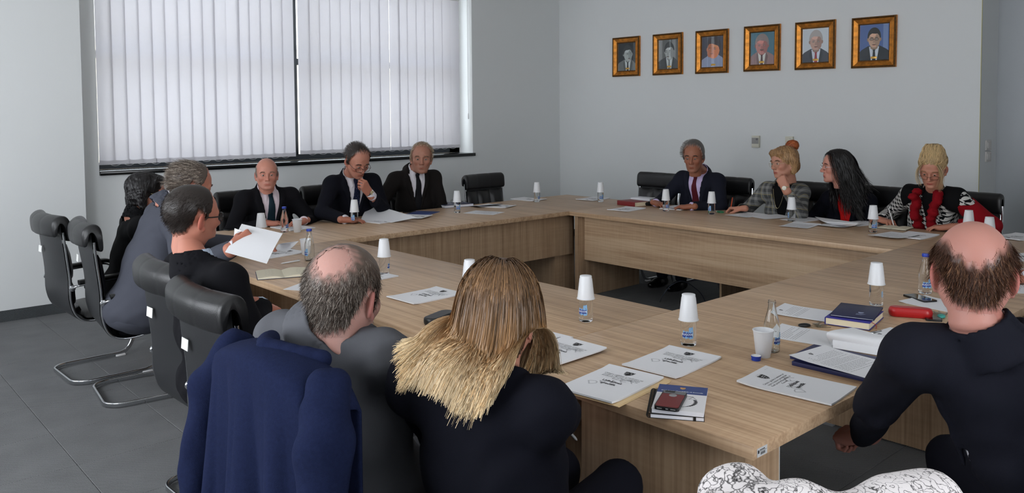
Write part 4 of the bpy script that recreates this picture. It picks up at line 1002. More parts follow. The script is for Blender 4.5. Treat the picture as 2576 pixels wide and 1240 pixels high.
    for sg in (-1,1):
        kn=np.array([ks[0]*s_,sg*ks[1],kz]); ft=np.array([kn[0]+st.get('foot',-.03),sg*(ks[1]+.01),.10]); cone(Gl,Dl,(0,sg*.09,.525),kn,.085*bulk,.066*s_,.05); cone(Gl,Dl,kn,ft,.064*s_,.052,.02,cut=[((0,0,.075),(0,0,-1))])
        Gs=Grid(ft+(-.10,-.07,-.10),ft+(.23,.07,.06),.015); Ds=Gs.new(); cone(Gs,Ds,ft+(-.03,0,-.055),ft+(.06,0,-.058),.040,.042,.0); cone(Gs,Ds,ft+(.06,0,-.06),ft+(.16,0,-.068),.040,.030,.03,lat=(0,1,0),ls=1.15); cone(Gs,Ds,ft+(-.01,0,.0),ft+(-.02,0,-.05),.04,.04,.02)
        V,F=surfnet(Gs,Ds); V[:,2]=np.maximum(V[:,2],.001); meshobj('shoe',V,F,st.get('shoe',SHOE),root)
    V,F=surfnet(Gl,Dl); meshobj(st.get('tname','trousers'),relax(V,F,1,.4),F,st.get('trousers',st.get('jacket')),root)
    return root
def root_default(S_,lat,up,fwd,k,p0):
    sg=-1 if k=='R' else 1; return p0+np.array([.30,sg*.09,.12])
BRASSW=mat('gilt watch case',srgb(214,200,160),.25,.6)
SHOE=mat('black shoe leather',srgb(16,15,15),.3); LENS=bpy.data.materials.new('spectacle lens'); LENS.use_nodes=True; nt=LENS.node_tree; nt.nodes.clear()
t=nt.nodes.new('ShaderNodeBsdfTransparent'); g=nt.nodes.new('ShaderNodeBsdfGlossy'); g.inputs['Roughness'].default_value=.03; mx=nt.nodes.new('ShaderNodeMixShader'); mx.inputs[0].default_value=.09; out=nt.nodes.new('ShaderNodeOutputMaterial')
nt.links.new(t.outputs[0],mx.inputs[1]); nt.links.new(g.outputs[0],mx.inputs[2]); nt.links.new(mx.outputs[0],out.inputs[0])
# ---- hair styles
def jitcol(c,n,si,tt,c2=None,var=.25,seed=1):
    rng=np.random.default_rng(seed); k=1+rng.normal(0,var,n).clip(-.6,.9); col=np.array(c)[None]*k[si][:,None]
    if c2 is not None: w_=np.clip(tt,0,1)[:,None]; col=col*(1-w_)+np.array(c2)[None]*k[si][:,None]*w_
    return col
def hair_short(mask,col,thick=.008,n=1500,length=.022,flow=None,lift=.5,rad=.0007,seed=2,var=.3,capc=None,jit=.15,steps=5,col2=None,mix=0,cap_on=True,clump=0,extra=None):
    """scalp cap plus fine strands; col2/mix: share of strands in a second colour (greying)"""
    flow=flow or (lambda P,t:np.stack([-np.ones(len(P))*.8,P[:,1]*6,-.5-0*P[:,0]],1))
    def fn(c):
        if cap_on:
            V,F=cap(mask,thick,extra); cc=np.array(capc if capc is not None else np.array(col)*.75); ff=HF[(mask[HF]>.02).all(1)]; mk_=np.clip(mask[np.unique(ff)]*1.4-.1,0,1)[:,None]; o=meshobj('hair',c['TH'](V),F,HAIRM,c['root'],cc*mk_+c['tone']*(1-mk_))
        else: o=None
        P,N_,w_=sample(mask,n,seed); P=P+N_*thick*.75*(w_[:,None] if cap_on else 0); rng=np.random.default_rng(seed)
        V,F,tt,si=strands(P,N_,flow,length*(.55+.45*w_)*(.7+.6*rng.random(n)),steps,lift,rad,jit,seed,clump=clump)
        k=rng.random(n)<mix; base=np.where(k[:,None],np.array(col2 if col2 is not None else col),np.array(col)); kv=1+rng.normal(0,var,n).clip(-.6,1.2); cc=(base*kv[:,None])[si]
        meshobj('hair_strands' if cap_on else 'hair',c['TH'](V),F,HAIRM,c['root'] if o is None else o,cc)
    return fn
def lin(r,g,b): return srgb(r,g,b)[:3]
# ------------------------------------------------------------------ hair with length
def long_hair(n,length,down,bias,col0,col1,mask,rad=.0011,steps=16,seed=4,colliders=None,spread=.25,lift=.3,clump=40,wave=0,name='hair',part=None,var=.22,mid=None,grow=0,sidebias=False,back=.55,jj=.5,r_head=1.06,capc=None,capt=.012,jl=.15):
    """strands grown on the scalp, combed down the skull and then falling freely; colliders: list of (a,b,ra,rb) capsules in person space"""
    def fn(c):
        V,F=cap(mask,capt); o=meshobj(name,c['TH'](V),F,HAIRM,c['root'],np.array(capc if capc is not None else np.array(col0)*.8)*np.ones((len(V),3)))
        P0,N0,w_=sample(mask,n,seed); rng=np.random.default_rng(seed)
        P=c['TH'](P0+N0*capt*.8); HMt=c['HM']; hc=c['HC']; hs=c['hs']; N_=N0@HMt.T
        b=c['CZ']@np.array(bias,float); nc=max(6,n//clump); ci=np.argmin(((P0[:,None]-P0[rng.choice(n,nc)][None])**2).sum(2),1); cj=rng.normal(0,1,(nc,3))[ci]*spread
        Ln=length*(1+(grow)*np.clip((P0[:,2]+.06)/.17,0,1))*(1-jl+2*jl*rng.random(n))*(1+.06*cj[:,0]); pts=[P.copy()]; st=(Ln/steps)[:,None]; ph=rng.random(n)*6.28; js=rng.normal(0,.05,(n,3))
        prev=None; bw=np.clip((P0[:,1]+.055)/.07,.06,1) if sidebias else np.ones(n)
        for i in range(steps):
            t=i/steps; q=(P-hc)@HMt/hs; rel=(q-np.array([-.014,0,.036]))/np.array([.1,.0785,.0885]); rr=np.linalg.norm(rel,axis=1); near=np.clip(1.35-rr,0,.3)/.3*(q[:,2]>-.05)
            # tangent flow on the skull: away from the parting, back and down
            sy=np.where(np.abs(q[:,1]-(part or 0))<1e-4,1,np.sign(q[:,1]-(part or 0)))
            tl=np.stack([-back*np.ones(n),sy*(.85-np.clip(np.abs(q[:,1])/.08,0,1)*.6)*np.clip((q[:,0]+.05)/.08,0,1),-.55-.9*np.clip(np.abs(q[:,1])/.07,0,1)],1); tw=tl@HMt.T
            nr=(rel/np.array([.1,.0785,.0885]))@HMt.T; nr/=np.linalg.norm(nr,axis=1)[:,None]+1e-9; tw=tw-nr*(tw*nr).sum(1)[:,None]*near[:,None]; tw/=np.linalg.norm(tw,axis=1)[:,None]+1e-9
            g=np.array([0,0,-1.])[None]*down+b[None]*min(1,t*1.6)*bw[:,None]; g=g+cj*jj*t+js*jj*1.5
            if wave: g=g+wave*np.stack([np.sin(ph*0+cj[:,0]*9+t*19),np.cos(cj[:,1]*9+t*17),np.zeros(n)],1)
            g/=np.linalg.norm(g,axis=1)[:,None]
            d=tw*near[:,None]+g*(1-near)[:,None]+N_*lift*max(0,.5-t*2)
            d/=np.linalg.norm(d,axis=1)[:,None]+1e-9
            if prev is not None: d=.55*d+.45*prev; d/=np.linalg.norm(d,axis=1)[:,None]
            prev=d; P=P+d*st
            q=(P-hc)@HMt/hs; k=r_head+.05*rng_off(n,seed); q2=(q-np.array([-.014,0,.036]))/(np.array([.1,.0785,.0885])*k[:,None]); l=np.linalg.norm(q2,axis=1); ins=l<1
            if ins.any():
                q[ins]=(q2[ins]/l[ins][:,None])*(np.array([.1,.0785,.0885])*k[ins][:,None])+np.array([-.014,0,.036]); P[ins]=(q[ins]*hs)@HMt.T+hc
            for a,bb,ra,rb in (colliders or []):
                a=np.array(a);bb=np.array(bb); ba=bb-a; tt=np.clip(((P-a)@ba)/(ba@ba),0,1); cc=a+tt[:,None]*ba; v=P-cc; l=np.linalg.norm(v,axis=1); r=ra+(rb-ra)*tt+.012*k; m=l<r; P[m]=cc[m]+v[m]/l[m][:,None]*r[m][:,None]
            if t>.15: P=c['push'](P,.010+.022*k*1.0-.0*t)
            pts.append(P.copy())
        V,F,tt,si=tubes3(np.stack(pts,1),rad,.45); c0=np.array(col0);c1=np.array(col1); kv=(1+rng.normal(0,var,n).clip(-.5,.8))*(1+.25*cj[:,1]/max(spread,1e-3)).clip(.55,1.6)
        m_=np.array(mid) if mid is not None else (c0+c1)/2; x=tt[:,None]; cc=np.where(x<.45,c0+(m_-c0)*(x/.45),m_+(c1-m_)*((x-.45)/.55))*kv[si][:,None]
        meshobj(name+'_strands',V,F,HAIRM,o,cc)
    return fn
def rng_off(n,seed): return np.random.default_rng(seed+99).random(n)
def blob_hair(parts,col,k=.02,h=.004,name='hair',n=0,rad=.0008,flow=None,length=.06,var=.3,cut=None,lift=.05,seed=3,col2=None,steps=6):
    """sculpted hair volume from ellipsoids/cones in head space, with combed strands lying on it"""
    def fn(c):
        G=Grid((-.24,-.2,-.30),(.17,.2,.24),h*1.25); D=G.new()
        for p in parts:
            if p[0]=='e': ellip(G,D,p[1],p[2],k if len(p)<4 else p[3])
            elif p[0]=='c': cone(G,D,p[1],p[2],p[3],p[4],k)
            elif p[0]=='-e': ellip(G,D,p[1],p[2],.012,sub=True)
            elif p[0]=='-c': cone(G,D,p[1],p[2],p[3],p[4],.012,sub=True)
        V,F=surfnet(G,D); V=relax(V,F,1,.4); N_=vnormals(V,F)
        x=V; V=V+N_*(.0022*np.sin(210*V[:,1]+40*V[:,0]+12*np.sin(30*V[:,2]))+.0016*np.sin(330*V[:,1]-90*V[:,0]))[:,None]
        o=meshobj(name,c['TH'](V),F,HAIRM,c['root'],np.array(col)*.7*np.ones((len(V),3)))
        if n:
            rng=np.random.default_rng(seed); i=rng.integers(0,len(V),n); P=V[i].copy(); Nn_=N_[i]; pts=[P+Nn_*.0008]; 
            from mathutils.kdtree import KDTree
            kd=KDTree(len(V))
            for a,v in enumerate(V): kd.insert(v,a)
            kd.balance(); st=length/steps; J=rng.normal(0,.12,(n,3))
            for s in range(steps):
                d=flow(P)+J; d=d-Nn_*(d*Nn_).sum(1)[:,None]; d/=np.linalg.norm(d,axis=1)[:,None]+1e-9; P=P+d*st
                ids=[kd.find(q)[1] for q in P]; Nn_=N_[ids]; off=((P-V[ids])*Nn_).sum(1); P=P-Nn_*(off-.0012-lift*.01*s/steps)[:,None]; pts.append(P.copy())
            VV,FF,tt,si=tubes3(np.stack(pts,1),rad,.4); cc=jitcol(col,n,si,tt,col2,var,seed); meshobj(name+'_strands',c['TH'](VV),FF,HAIRM,o,cc)
    return fn
def fl(x,y,z,cy=0): return lambda P,t=0:np.stack([np.full(len(P),x),y+P[:,1]*cy,np.full(len(P),z)],1)
# masks
MFULL=hairline(); MHIGH=hairline(front=.098,temple=.078,side=.030); MRECED=hairline(front=.104,temple=.09,side=.035)
MLOW=hairline(front=.082,temple=.062,side=.02,burn=-.02,nape=-.095)
rx_=HV[:,0]; TOPZ=HV[:,2]
MBALD=hairline(front=.2,temple=.06,side=.02)*np.clip((.072-.03*np.clip(rx_/.08,-1,1)-TOPZ)/.018,0,1)            # ring only
MBALD1=hairline(front=.2,temple=.03,side=.01)*np.clip((.026+.066*np.clip(_ay/.068,0,1)**1.6+.006*np.sin(HV[:,1]*260)-TOPZ)/.028,0,1)
crown=np.exp(-(((HV-np.array([-.086,-.010,.096]))/np.array([.066,.056,.060]))**2).sum(1)); crown=crown+.10*np.sin(HV[:,1]*240+HV[:,0]*60)*np.sin(HV[:,0]*190+HV[:,2]*120); MCROWN=hairline(front=.097,temple=.08,side=.03,nape=-.092)*np.clip((.66-crown)/.45,0,1)
BEARD=np.clip(gauss(_sym,(.035,.055,-.085),(.05,.03,.028))*1.6-.3,0,1)*NOFACE
# cloths
SUIT_BLK=cloth('black suit cloth',srgb(19,19,23)); SUIT_NVY=cloth('navy black suit cloth',srgb(19,20,28)); SUIT_BRN=cloth('brown black suit cloth',srgb(30,27,26)); SUIT_DN=cloth('dark navy suit cloth',srgb(29,31,42))
SUIT_GR=cloth('charcoal grey suit cloth',srgb(88,89,94)); SUIT_GB=cloth('blue grey suit cloth',srgb(70,72,81)); BLKC=cloth('black knit',srgb(16,16,18)); NVYW=cloth('midnight navy blazer',srgb(15,16,25)); SUIT_R=cloth('midnight wool suit',srgb(22,23,32))
WHITE=cloth('white shirt cotton',srgb(226,223,230),.7); PINK=cloth('pale pink shirt',srgb(222,208,216),.7); LILAC=cloth('lilac shirt',srgb(206,190,226),.7); BLUESH=cloth('light blue shirt',srgb(190,204,224),.7); REDB=cloth('red blouse',srgb(196,24,24),.6)
T_TEAL=cloth('dark teal tie',srgb(24,44,54),.5); T_NVY=cloth('navy dotted tie',srgb(26,30,54),.5,'dots',srgb(110,110,150)); T_BLK=cloth('black tie',srgb(24,24,28),.5); T_MAR=cloth('maroon tie',srgb(86,26,36),.5)
PLAID=cloth('grey plaid wool',srgb(64,66,68),.85,'plaid',srgb(140,140,138)); HOUND=cloth('houndstooth wool',srgb(20,20,22),.85,'hound',srgb(206,204,200),.5); REDK=cloth('red felted scarf',srgb(132,16,26),.9)
SK=lambda r,g,b:np.array(srgb(r,g,b)[:3])
D_=lambda w,f,n,pose='rest',**k:dict(w=w,f=f,n=n,pose=pose,**k)
# ---- window side, left to right
person('bald man in black suit and dark teal tie with both hands on the table',ony(676,520,5.06)[:2],-92,ony(673,488,4.92),dict(p=ony(671,438,4.80),yaw=-112,pitch=3,roll=0,s=.98),
 R_=D_(onz(668,560,.785),(1,-.35,-.05),(0,0,-1)),L_=D_(onz(764,555,.785),(-1,-.4,-.05),(0,0,-1)),sc=1.02,
 st=dict(jacket=SUIT_BLK,shirt=PINK,tie=T_TEAL,tone=SK(214,150,128),stub=.12,jaw=1.08,hw=.185,bulk=1.08,brow=lin(120,95,80),gaze=-4,hair=[hair_short(MBALD,lin(120,105,96),.003,900,.008,lift=.8,rad=.0005)]))
person('dark haired man in glasses looking down with his hand at his mouth',ony(893,540,5.04)[:2],-92,ony(886,452,4.88),dict(p=ony(899,405,4.70),yaw=-92,pitch=30,roll=0,s=1.08),
 R_=D_(onz(868,552,.785),(1,-.4,-.05),(0,0,-1)),L_=D_(ony(930,486,4.60),(-.62,-.1,.8),(-.35,.85,.2),'chin',hint=(.35,.35,-1)),sc=1.06,
 st=dict(jacket=SUIT_NVY,shirt=WHITE,tie=T_NVY,tone=SK(200,138,114),stub=.15,hw=.18,bulk=1.05,brow=lin(40,30,26),watch='L',gazep=15,hair=[hair_short(MHIGH,lin(44,34,30),.013,1800,.026,fl(-.8,.15,.0,3),.10,jit=.10,mix=.15,col2=lin(110,96,88))],
 glasses=dict(w=.025,h=.017,r=.0016,dz=-.012,dx=.004,sq=.6,label='thin dark framed reading glasses')))
person('fair haired man in brown black suit with black tie, elbow stretched out',ony(1046,520,5.10)[:2],-100,ony(1043,441,5.0),dict(p=ony(1060,398,4.90),yaw=-124,pitch=4,roll=-2,s=1.12),
 R_=D_(ony(985,545,4.72),(.3,-1,-.3),(0,0,-1)),L_=D_(ony(1085,560,4.75),(-.5,-1,-.2),(0,0,-1)),sc=1.06,
 st=dict(jacket=SUIT_BRN,shirt=WHITE,tie=T_BLK,tone=SK(196,140,116),stub=.18,stubc=lin(140,120,110),hw=.18,brow=lin(120,95,75),jaw=.98,hair=[hair_short(MHIGH,lin(168,146,118),.011,1800,.02,fl(.5,.3,.0,2),.15,jit=.12,mix=.4,col2=lin(196,184,168),var=.2,capc=lin(128,108,88))]))
# ---- portrait side, left to right
person('grey haired man in dark navy suit with lilac shirt and dark red tie',onx(1762,520,4.60)[:2],178,onx(1760,445,4.44),dict(p=onx(1745,394,4.24),yaw=203,pitch=10,roll=0,s=1.08),
 L_=D_(onz(1739,519,.785),(-.35,1,-.04),(0,0,-1)),R_=D_(onz(1650,510,.785),(-.3,-1,-.05),(0,0,-1)),sc=1.06,
 st=dict(jacket=SUIT_DN,shirt=LILAC,tie=T_MAR,tone=SK(178,118,90),stub=.15,hw=.185,bulk=1.08,brow=lin(46,38,34),hscale=(1,.95,1.04),hair=[hair_short(hairline(front=.090,temple=.066,side=.004,burn=-.03,nape=-.095),lin(96,92,88),.015,2200,.034,fl(-.5,-.6,-.1,2),.10,jit=.08,mix=.5,col2=lin(168,166,162),var=.22)]))
def necklace(c):
    P=[]
    for q in np.linspace(-1,1,23): P.append(c['S']+c['lat']*(.055*q)+c['up']*(.03-.16*(1-q*q))+c['fwd']*(.075+.055*(1-q*q)))
    mk('necklace',MB().add(*tube(spline(P,2),.0016,5)),BRASSW,c['root'])
BLND=lin(178,140,96)
bob=[('e',(-.018,0,.045),(.112,.094,.092)),('c',(-.03,.085,.02),(-.02,.075,-.075),.03,.02),('c',(-.03,-.085,.02),(-.02,-.075,-.075),.03,.02),('e',(-.07,0,-.02),(.055,.08,.075)),('c',(.06,-.05,.085),(.066,.05,.085),.026,.026),('-e',(.085,0,-.035),(.055,.066,.095))]
person('woman in grey plaid blazer resting her chin on her fist, hair in a bun',onx(1985,560,4.66)[:2],176,onx(1972,472,4.44),dict(p=onx(1972,410,4.26),yaw=160,pitch=4,roll=4,s=1.03),
 L_=D_(onx(1976,474,4.10),(-.12,.42,.9),(.75,.35,.3),'fist',hint=(.3,.5,-1),bare=.035),R_=D_(onz(1866,524,.79),(-.4,1,-.02),(0,-.3,-1),'pen'),sc=.98,
 st=dict(jacket=PLAID,shirt=BLKC,points=0,sname='top',tone=SK(216,158,132),lip=lin(150,40,48),hw=.165,bust=1,neck=.88,vw=.10,vbot=-.36,lapel=.055,colh=-.06,brow=lin(110,80,55),watch='L',dial=mat('white watch dial',srgb(225,220,205),.3),strap=BRASSW,trousers=BLKC,extra=necklace,
 glasses=dict(w=.026,h=.023,r=.0009,sq=1,m=BRASSW,label='large thin metal rimmed glasses'),
 hair=[blob_hair(bob,lin(172,132,92),.02,.004,n=1500,flow=lambda P:np.stack([.15-P[:,0]*2,P[:,1]*3,-.8-0*P[:,0]],1),length=.07,rad=.0009,col2=lin(196,158,112)),
       blob_hair([('e',(-.098,0.0,.130),(.050,.052,.044))],lin(150,72,34),.01,.004,name='hair_bun',n=500,flow=lambda P:np.stack([-(P[:,2]-.13)*8,0.4+0*P[:,0],(P[:,0]+.098)*8],1),length=.06,rad=.0009,col2=lin(176,96,48))]))
def earrings(c):
    for sg in (-1,1):
        p=(np.array([-.002,sg*.086,-.062])*c['hs'])@c['HM'].T+c['HC']; mb=MB()
        for k,(dz,r) in enumerate(((0,.005),(-.016,.006),(-.030,.004))): 
            v,f=lathe([(0,-r),(r*.7,-r*.7),(r,0),(r*.7,r*.7),(0,r)],10); mb.add(v+p+(0,0,dz),f)
        mk('earring',mb,mat('silver',(.8,.8,.82,1),.2,1),c['root'])
MLONG=hairline(front=.092,temple=.07,side=.03,burn=-.01,nape=-.09)
person('woman with long black hair, glasses and red blouse seen in profile',onx(2138,570,4.68)[:2],175,onx(2134,494,4.50),dict(p=onx(2104,420,4.36),yaw=136,pitch=0,roll=0,s=1.03),sc=.97,
 st=dict(noear=1,jacket=NVYW,shirt=REDB,points=1,sname='blouse',tone=SK(226,162,140),lip=lin(170,60,66),hw=.165,bust=1,neck=.85,vw=.075,vbot=-.4,colh=-.012,brow=lin(30,22,20),extra=earrings,
 glasses=dict(w=.024,h=.016,r=.0010,sq=.7,m=mat('silver wire',(.7,.7,.72,1),.25,1),label='thin silver rimmed glasses'),
 hair=[long_hair(4200,.36,1.,(.25,-.35,0),lin(17,14,14),lin(20,16,16),MLONG,rad=.0011,spread=.5,lift=.5,clump=60,wave=.35,r_head=1.16,capt=.016,var=.3,colliders=[((0,-.2,.95),(0,.2,.95),.13,.13)])]))
def p4extra(c):
    G,D,u,t,f,au=c['G'],c['D'],c['u'],c['t'],c['f'],c['au']
    sh=np.maximum(D-.009,np.maximum(-.035-.55*np.clip(au-.07,0,1)*0-t+np.where(f>0,(.10-au)*.9,-.06),au-.215)).astype(f32); sh=np.maximum(sh,c['NR']+.012-c['rho'])
    V,F=surfnet(G,sh); meshobj('shawl_collar',relax(V,F,2,.4),F,BLKC,c['root'])
    cp=np.maximum(D-.011,np.maximum(.20-u,np.maximum(t-.0,-.36-t))).astype(f32); V,F=surfnet(G,cp); meshobj('red_cape',relax(V,F,2,.5),F,REDK,c['root'])
    rng=np.random.default_rng(3); Ds=G.new()
    for q in np.linspace(0,1,15):
        for sg in (-1,1):
            if q>.45 and sg>0 and rng.random()<.5: continue
            p=c['S']+c['up']*(.05-.40*q)+c['lat']*sg*(.07*(1-q)**1.2+.022)+c['fwd']*(.075+.07*min(1,q*2.2)+.012*rng.random()); a=rng.normal(0,.008,3); ellip(G,Ds,p+a,(.034,.034,.028),.014)
    V,F=surfnet(G,Ds); N_=vnormals(V,F); V=V+N_*(.004*np.sin(150*V[:,1]+90*V[:,2])*np.sin(140*V[:,2]-70*V[:,0]))[:,None]; meshobj('ruffled_scarf',V,F,REDK,c['root'])
updo=[('e',(-.02,0,.048),(.110,.088,.094)),('e',(-.042,0,.105),(.082,.066,.050)),('e',(-.085,0,.06),(.05,.06,.07)),('c',(.05,.045,.100),(-.04,.03,.135),.026,.03),('c',(.05,-.045,.100),(-.04,-.03,.135),.026,.03),('-e',(.092,0,-.03),(.058,.078,.105)),('-e',(0,.09,-.04),(.05,.03,.05)),('-e',(0,-.09,-.04),(.05,.03,.05))]
def facestrands(c):
    pts=[]; rng=np.random.default_rng(2)
    for sg,x0,ln in ((-1,.078,.13),(1,.072,.16)):
        for k in range(45):
            a=rng.normal(0,.004,3); P=[np.array([x0,sg*.046,.078]),np.array([x0+.016,sg*.070,.04]),np.array([x0+.020,sg*.076,-.02]),np.array([x0+.016,sg*.068,-.06]),np.array([x0+.022,sg*.062,.06-ln])]
            pts.append(spline([p+a*(1+i*.5) for i,p in enumerate(P)],3))
    V,F,tt,si=tubes3(np.stack(pts),.0011,.4); meshobj('hair_face_strands',c['TH'](V),F,HAIRM,c['root'],jitcol(lin(206,182,140),len(pts),si,tt,None,.2))
person('blonde woman in houndstooth jacket and red ruffled scarf writing in a notebook',onx(2352,600,4.62)[:2],172,onx(2347,486,4.40),dict(p=onx(2346,424,4.20),yaw=188,pitch=26,roll=-3,s=1.02),
 R_=D_((4.30,1.56,.79),(-.35,-1,-.08),(0,.25,-1),'pen'),L_=D_((4.27,1.06,.785),(-.25,1,-.06),(0,0,-1),'rest',bare=.06),sc=1.0,
 st=dict(collar=0,jacket=HOUND,shirt=BLKC,points=0,sname='top',jname='jacket',tone=SK(214,152,126),lip=lin(170,70,72),hw=.175,bust=1,neck=.88,vw=.06,lapel=.0,colh=-.05,brow=lin(150,110,80),trousers=BLKC,extra=p4extra,gazep=12,
 glasses=dict(w=.025,h=.013,r=.0011,dz=-.012,dx=.004,sq=.6,label='dark half rim glasses worn low'),
 hair=[blob_hair(updo,lin(196,166,120),.02,.004,n=2600,flow=lambda P:np.stack([-.8-0*P[:,0],-P[:,1]*3,.55-3*np.clip(P[:,2]-.1,0,1)],1),length=.07,rad=.0009,col2=lin(206,178,132)),facestrands]))
# ---- right side, foreground
H_R1=at(2448,688,1.98)
person('balding man in dark suit seen from behind in the right foreground',(.62,-.60),44,at(2482,868,1.98),dict(p=H_R1,yaw=22,pitch=10,roll=0,s=1.02),
 L_=D_(onz(2172,1092,.62),(.35,1,-.35),(.3,0,-1),'fist',hint=(-.4,.8,-.5)),R_=D_((1.05,-.30,.62),(.6,.8,-.2),(0,0,-1)),sc=1.04,h=.0085,
 st=dict(jcol=.016,folds=2.2,jacket=SUIT_R,shirt=WHITE,tone=SK(204,146,130),ruddy=1.4,hw=.178,bulk=1.05,neck=1.0,necktone=np.array([.95,.8,.78]),brow=lin(90,60,40),colh=-.004,knee=(.46,.14),hair=[hair_short(MBALD1,lin(74,46,32),.006,5200,.026,fl(-.35,0,-.8,4),.10,rad=.0004,mix=.2,col2=lin(128,92,66),var=.35,capc=lin(72,46,34),steps=5,clump=14)]))
person('person at the right edge of the photo with only a hand visible on the papers',(2.62,-.52),92,(2.66,-.36,1.04),dict(p=(2.72,-.30,1.23),yaw=80,pitch=8,roll=0,s=1.05),
 L_=D_(onz(2585,698,.785),(-.55,.85,-.08),(0,0,-1)),R_=D_((2.98,.12,.785),(-.3,1,-.08),(0,0,-1)),sc=1.0,st=dict(jacket=SUIT_BLK,shirt=WHITE,hw=.18,tone=SK(196,132,108),hair=[hair_short(MFULL,lin(50,40,34),.012,600,.025)]))
# ---- left row, near to far
H_1=at(1250,800,2.05); S_1=at(1190,965,1.98)
bk=rotm(0,0,18).T
person('woman with long blonde hair and black blazer seen from behind',(-.52,.36),18,S_1,dict(p=H_1,yaw=57,pitch=12,roll=6,s=1.10),
 R_=D_(onz(1392,1030,.70),(.75,.1,-.5),(.3,.6,-.6),'pen',hint=(-.3,-1,-.3)),L_=D_((-.22,.72,.60),(1,-.1,-.05),(0,0,-1)),sc=1.06,h=.0085,
 st=dict(noear=1,folds=1.6,collar=0,jacket=NVYW,shirt=BLKC,points=0,sname='top',tone=SK(206,146,122),hw=.175,bust=1,colh=-.03,trousers=NVYW,neck=.9,eyes=1,
 hair=[long_hair(13500,.20,1.,(-.30,.30,0),lin(74,52,36),lin(224,200,160),MLOW,rad=.0008,steps=13,grow=.85,spread=.20,lift=.3,clump=90,r_head=1.20,capt=.014,mid=lin(150,112,72),var=.16,jl=.04,back=.08,jj=.28,sidebias=True,capc=lin(74,48,30),
   colliders=[((.0,-.16,.98),(.0,.16,.98),.10,.10)])]))
H_2=at(866,748,2.26); S_2=at(828,846,2.28)
person('balding bearded man in charcoal grey suit seen from behind',(-.60,.94),16,S_2,dict(p=H_2,yaw=30,pitch=10,roll=0,s=1.14),
 R_=D_((-.10,.72,.60),(.8,.5,-.3),(0,0,-1)),L_=D_((-.08,1.1,.60),(.8,-.4,-.3),(0,0,-1)),sc=1.08,h=.0085,
 st=dict(jcol=.016,folds=2,jacket=SUIT_GR,shirt=BLUESH,tone=SK(212,164,150),ruddy=1.3,hw=.185,bulk=1.1,brow=lin(80,64,54),colh=-.014,stub=.4,stubc=lin(120,110,106),
 hair=[hair_short(MCROWN,lin(64,53,46),.007,11000,.020,fl(-.35,.1,-.75,4),.08,rad=.0004,mix=.35,col2=lin(160,150,140),var=.3,capc=lin(88,74,65),steps=5,clump=10,jit=.16),
       hair_short(BEARD,lin(120,112,106),.003,1200,.008,fl(.3,0,-.9),.5,rad=.0005,mix=.5,col2=lin(190,186,180),cap_on=False)]))
H_3=at(486,547,3.2); S_3=at(506,676,3.18)
person('dark haired man in black suit and dark glasses turned away to the right',(-.50,2.12),4,S_3,dict(p=H_3,yaw=12,pitch=3,roll=0,s=.97),
 R_=D_(at(654,768,3.22),(.75,.45,-.3),(0,.3,-1),'fist'),L_=D_((-.15,2.18,.64),(.7,-.5,-.3),(0,-.3,-1),'fist'),sc=1.08,h=.0085,
 st=dict(jcol=.012,folds=1.6,jacket=SUIT_BLK,shirt=BLUESH,tone=SK(206,138,114),stub=.2,ruddy=1.2,neck=.94,hw=.18,bulk=1.04,brow=lin(34,26,22),colh=-.004,hair=[hair_short(hairline(front=.092,temple=.07,side=.02,burn=-.01,nape=-.075),lin(44,36,32),.011,3600,.016,fl(-.5,0,-.35,2),.14,jit=.1,rad=.0006,var=.35)],
 glasses=dict(w=.025,h=.017,r=.0024,sq=.6,label='thick black framed glasses')))
H_4=at(482,468,4.62); S_4=at(428,534,4.55)
person('man with swept back grey hair in blue grey suit holding up papers',(-.36,3.62),-6,S_4,dict(p=H_4,yaw=2,pitch=16,roll=0,s=1.05),
 R_=D_(at(590,622,4.22),(.80,.15,.35),(.2,.9,-.2),'chin',hint=(-.2,-.6,-1)),L_=D_((.30,3.72,.80),(.9,-.3,-.05),(0,0,-1)),sc=1.12,h=.009,
 st=dict(jcol=.008,jacket=SUIT_GB,shirt=WHITE,tone=SK(208,142,118),stub=.2,hw=.185,bulk=1.12,brow=lin(80,64,54),folds=1.4,hair=[hair_short(hairline(front=.097,temple=.082,side=.028,burn=-.02,nape=-.105),lin(92,80,72),.014,3000,.042,fl(-.85,0,-.25,2),.10,rad=.0009,mix=.5,col2=lin(176,164,152),var=.3,clump=10,steps=6)]))
H_5=at(372,486,5.15); bobk=[('e',(-.062,0,-.075),(.05,.075,.07)),('e',(-.022,0,.045),(.118,.100,.096)),('c',(-.03,.088,.02),(-.02,.080,-.085),.034,.022),('c',(-.03,-.088,.02),(-.02,-.080,-.085),.034,.022),('e',(-.075,0,-.03),(.055,.085,.085)),('c',(.06,-.05,.085),(.066,.05,.085),.028,.028),('-e',(.09,0,-.04),(.055,.070,.105))]
person('woman with short black hair and glasses in a black top beside the pillar',(-.20,4.36),-8,at(345,556,5.08),dict(p=H_5,yaw=-22,pitch=4,roll=0,s=.98),
 R_=D_((.25,4.05,.80),(1,.2,-.05),(0,0,-1)),L_=D_((.25,4.5,.80),(1,-.2,-.05),(0,0,-1)),sc=1.0,
 st=dict(collar=0,jacket=BLKC,jname='cardigan',shirt=BLKC,points=0,sname='top',tone=SK(210,146,122),lip=lin(150,60,60),hw=.165,bust=1,lapel=0,neck=.88,brow=lin(30,24,22),glasses=dict(w=.024,h=.017,r=.0011,m=BRASSW,label='thin gilt rimmed glasses'),
 hair=[blob_hair(bobk,lin(22,18,20),.02,.0045,n=1100,flow=lambda P:np.stack([.1-P[:,0]*2,P[:,1]*3,-.8-0*P[:,0]],1),length=.07,rad=.0010)]))
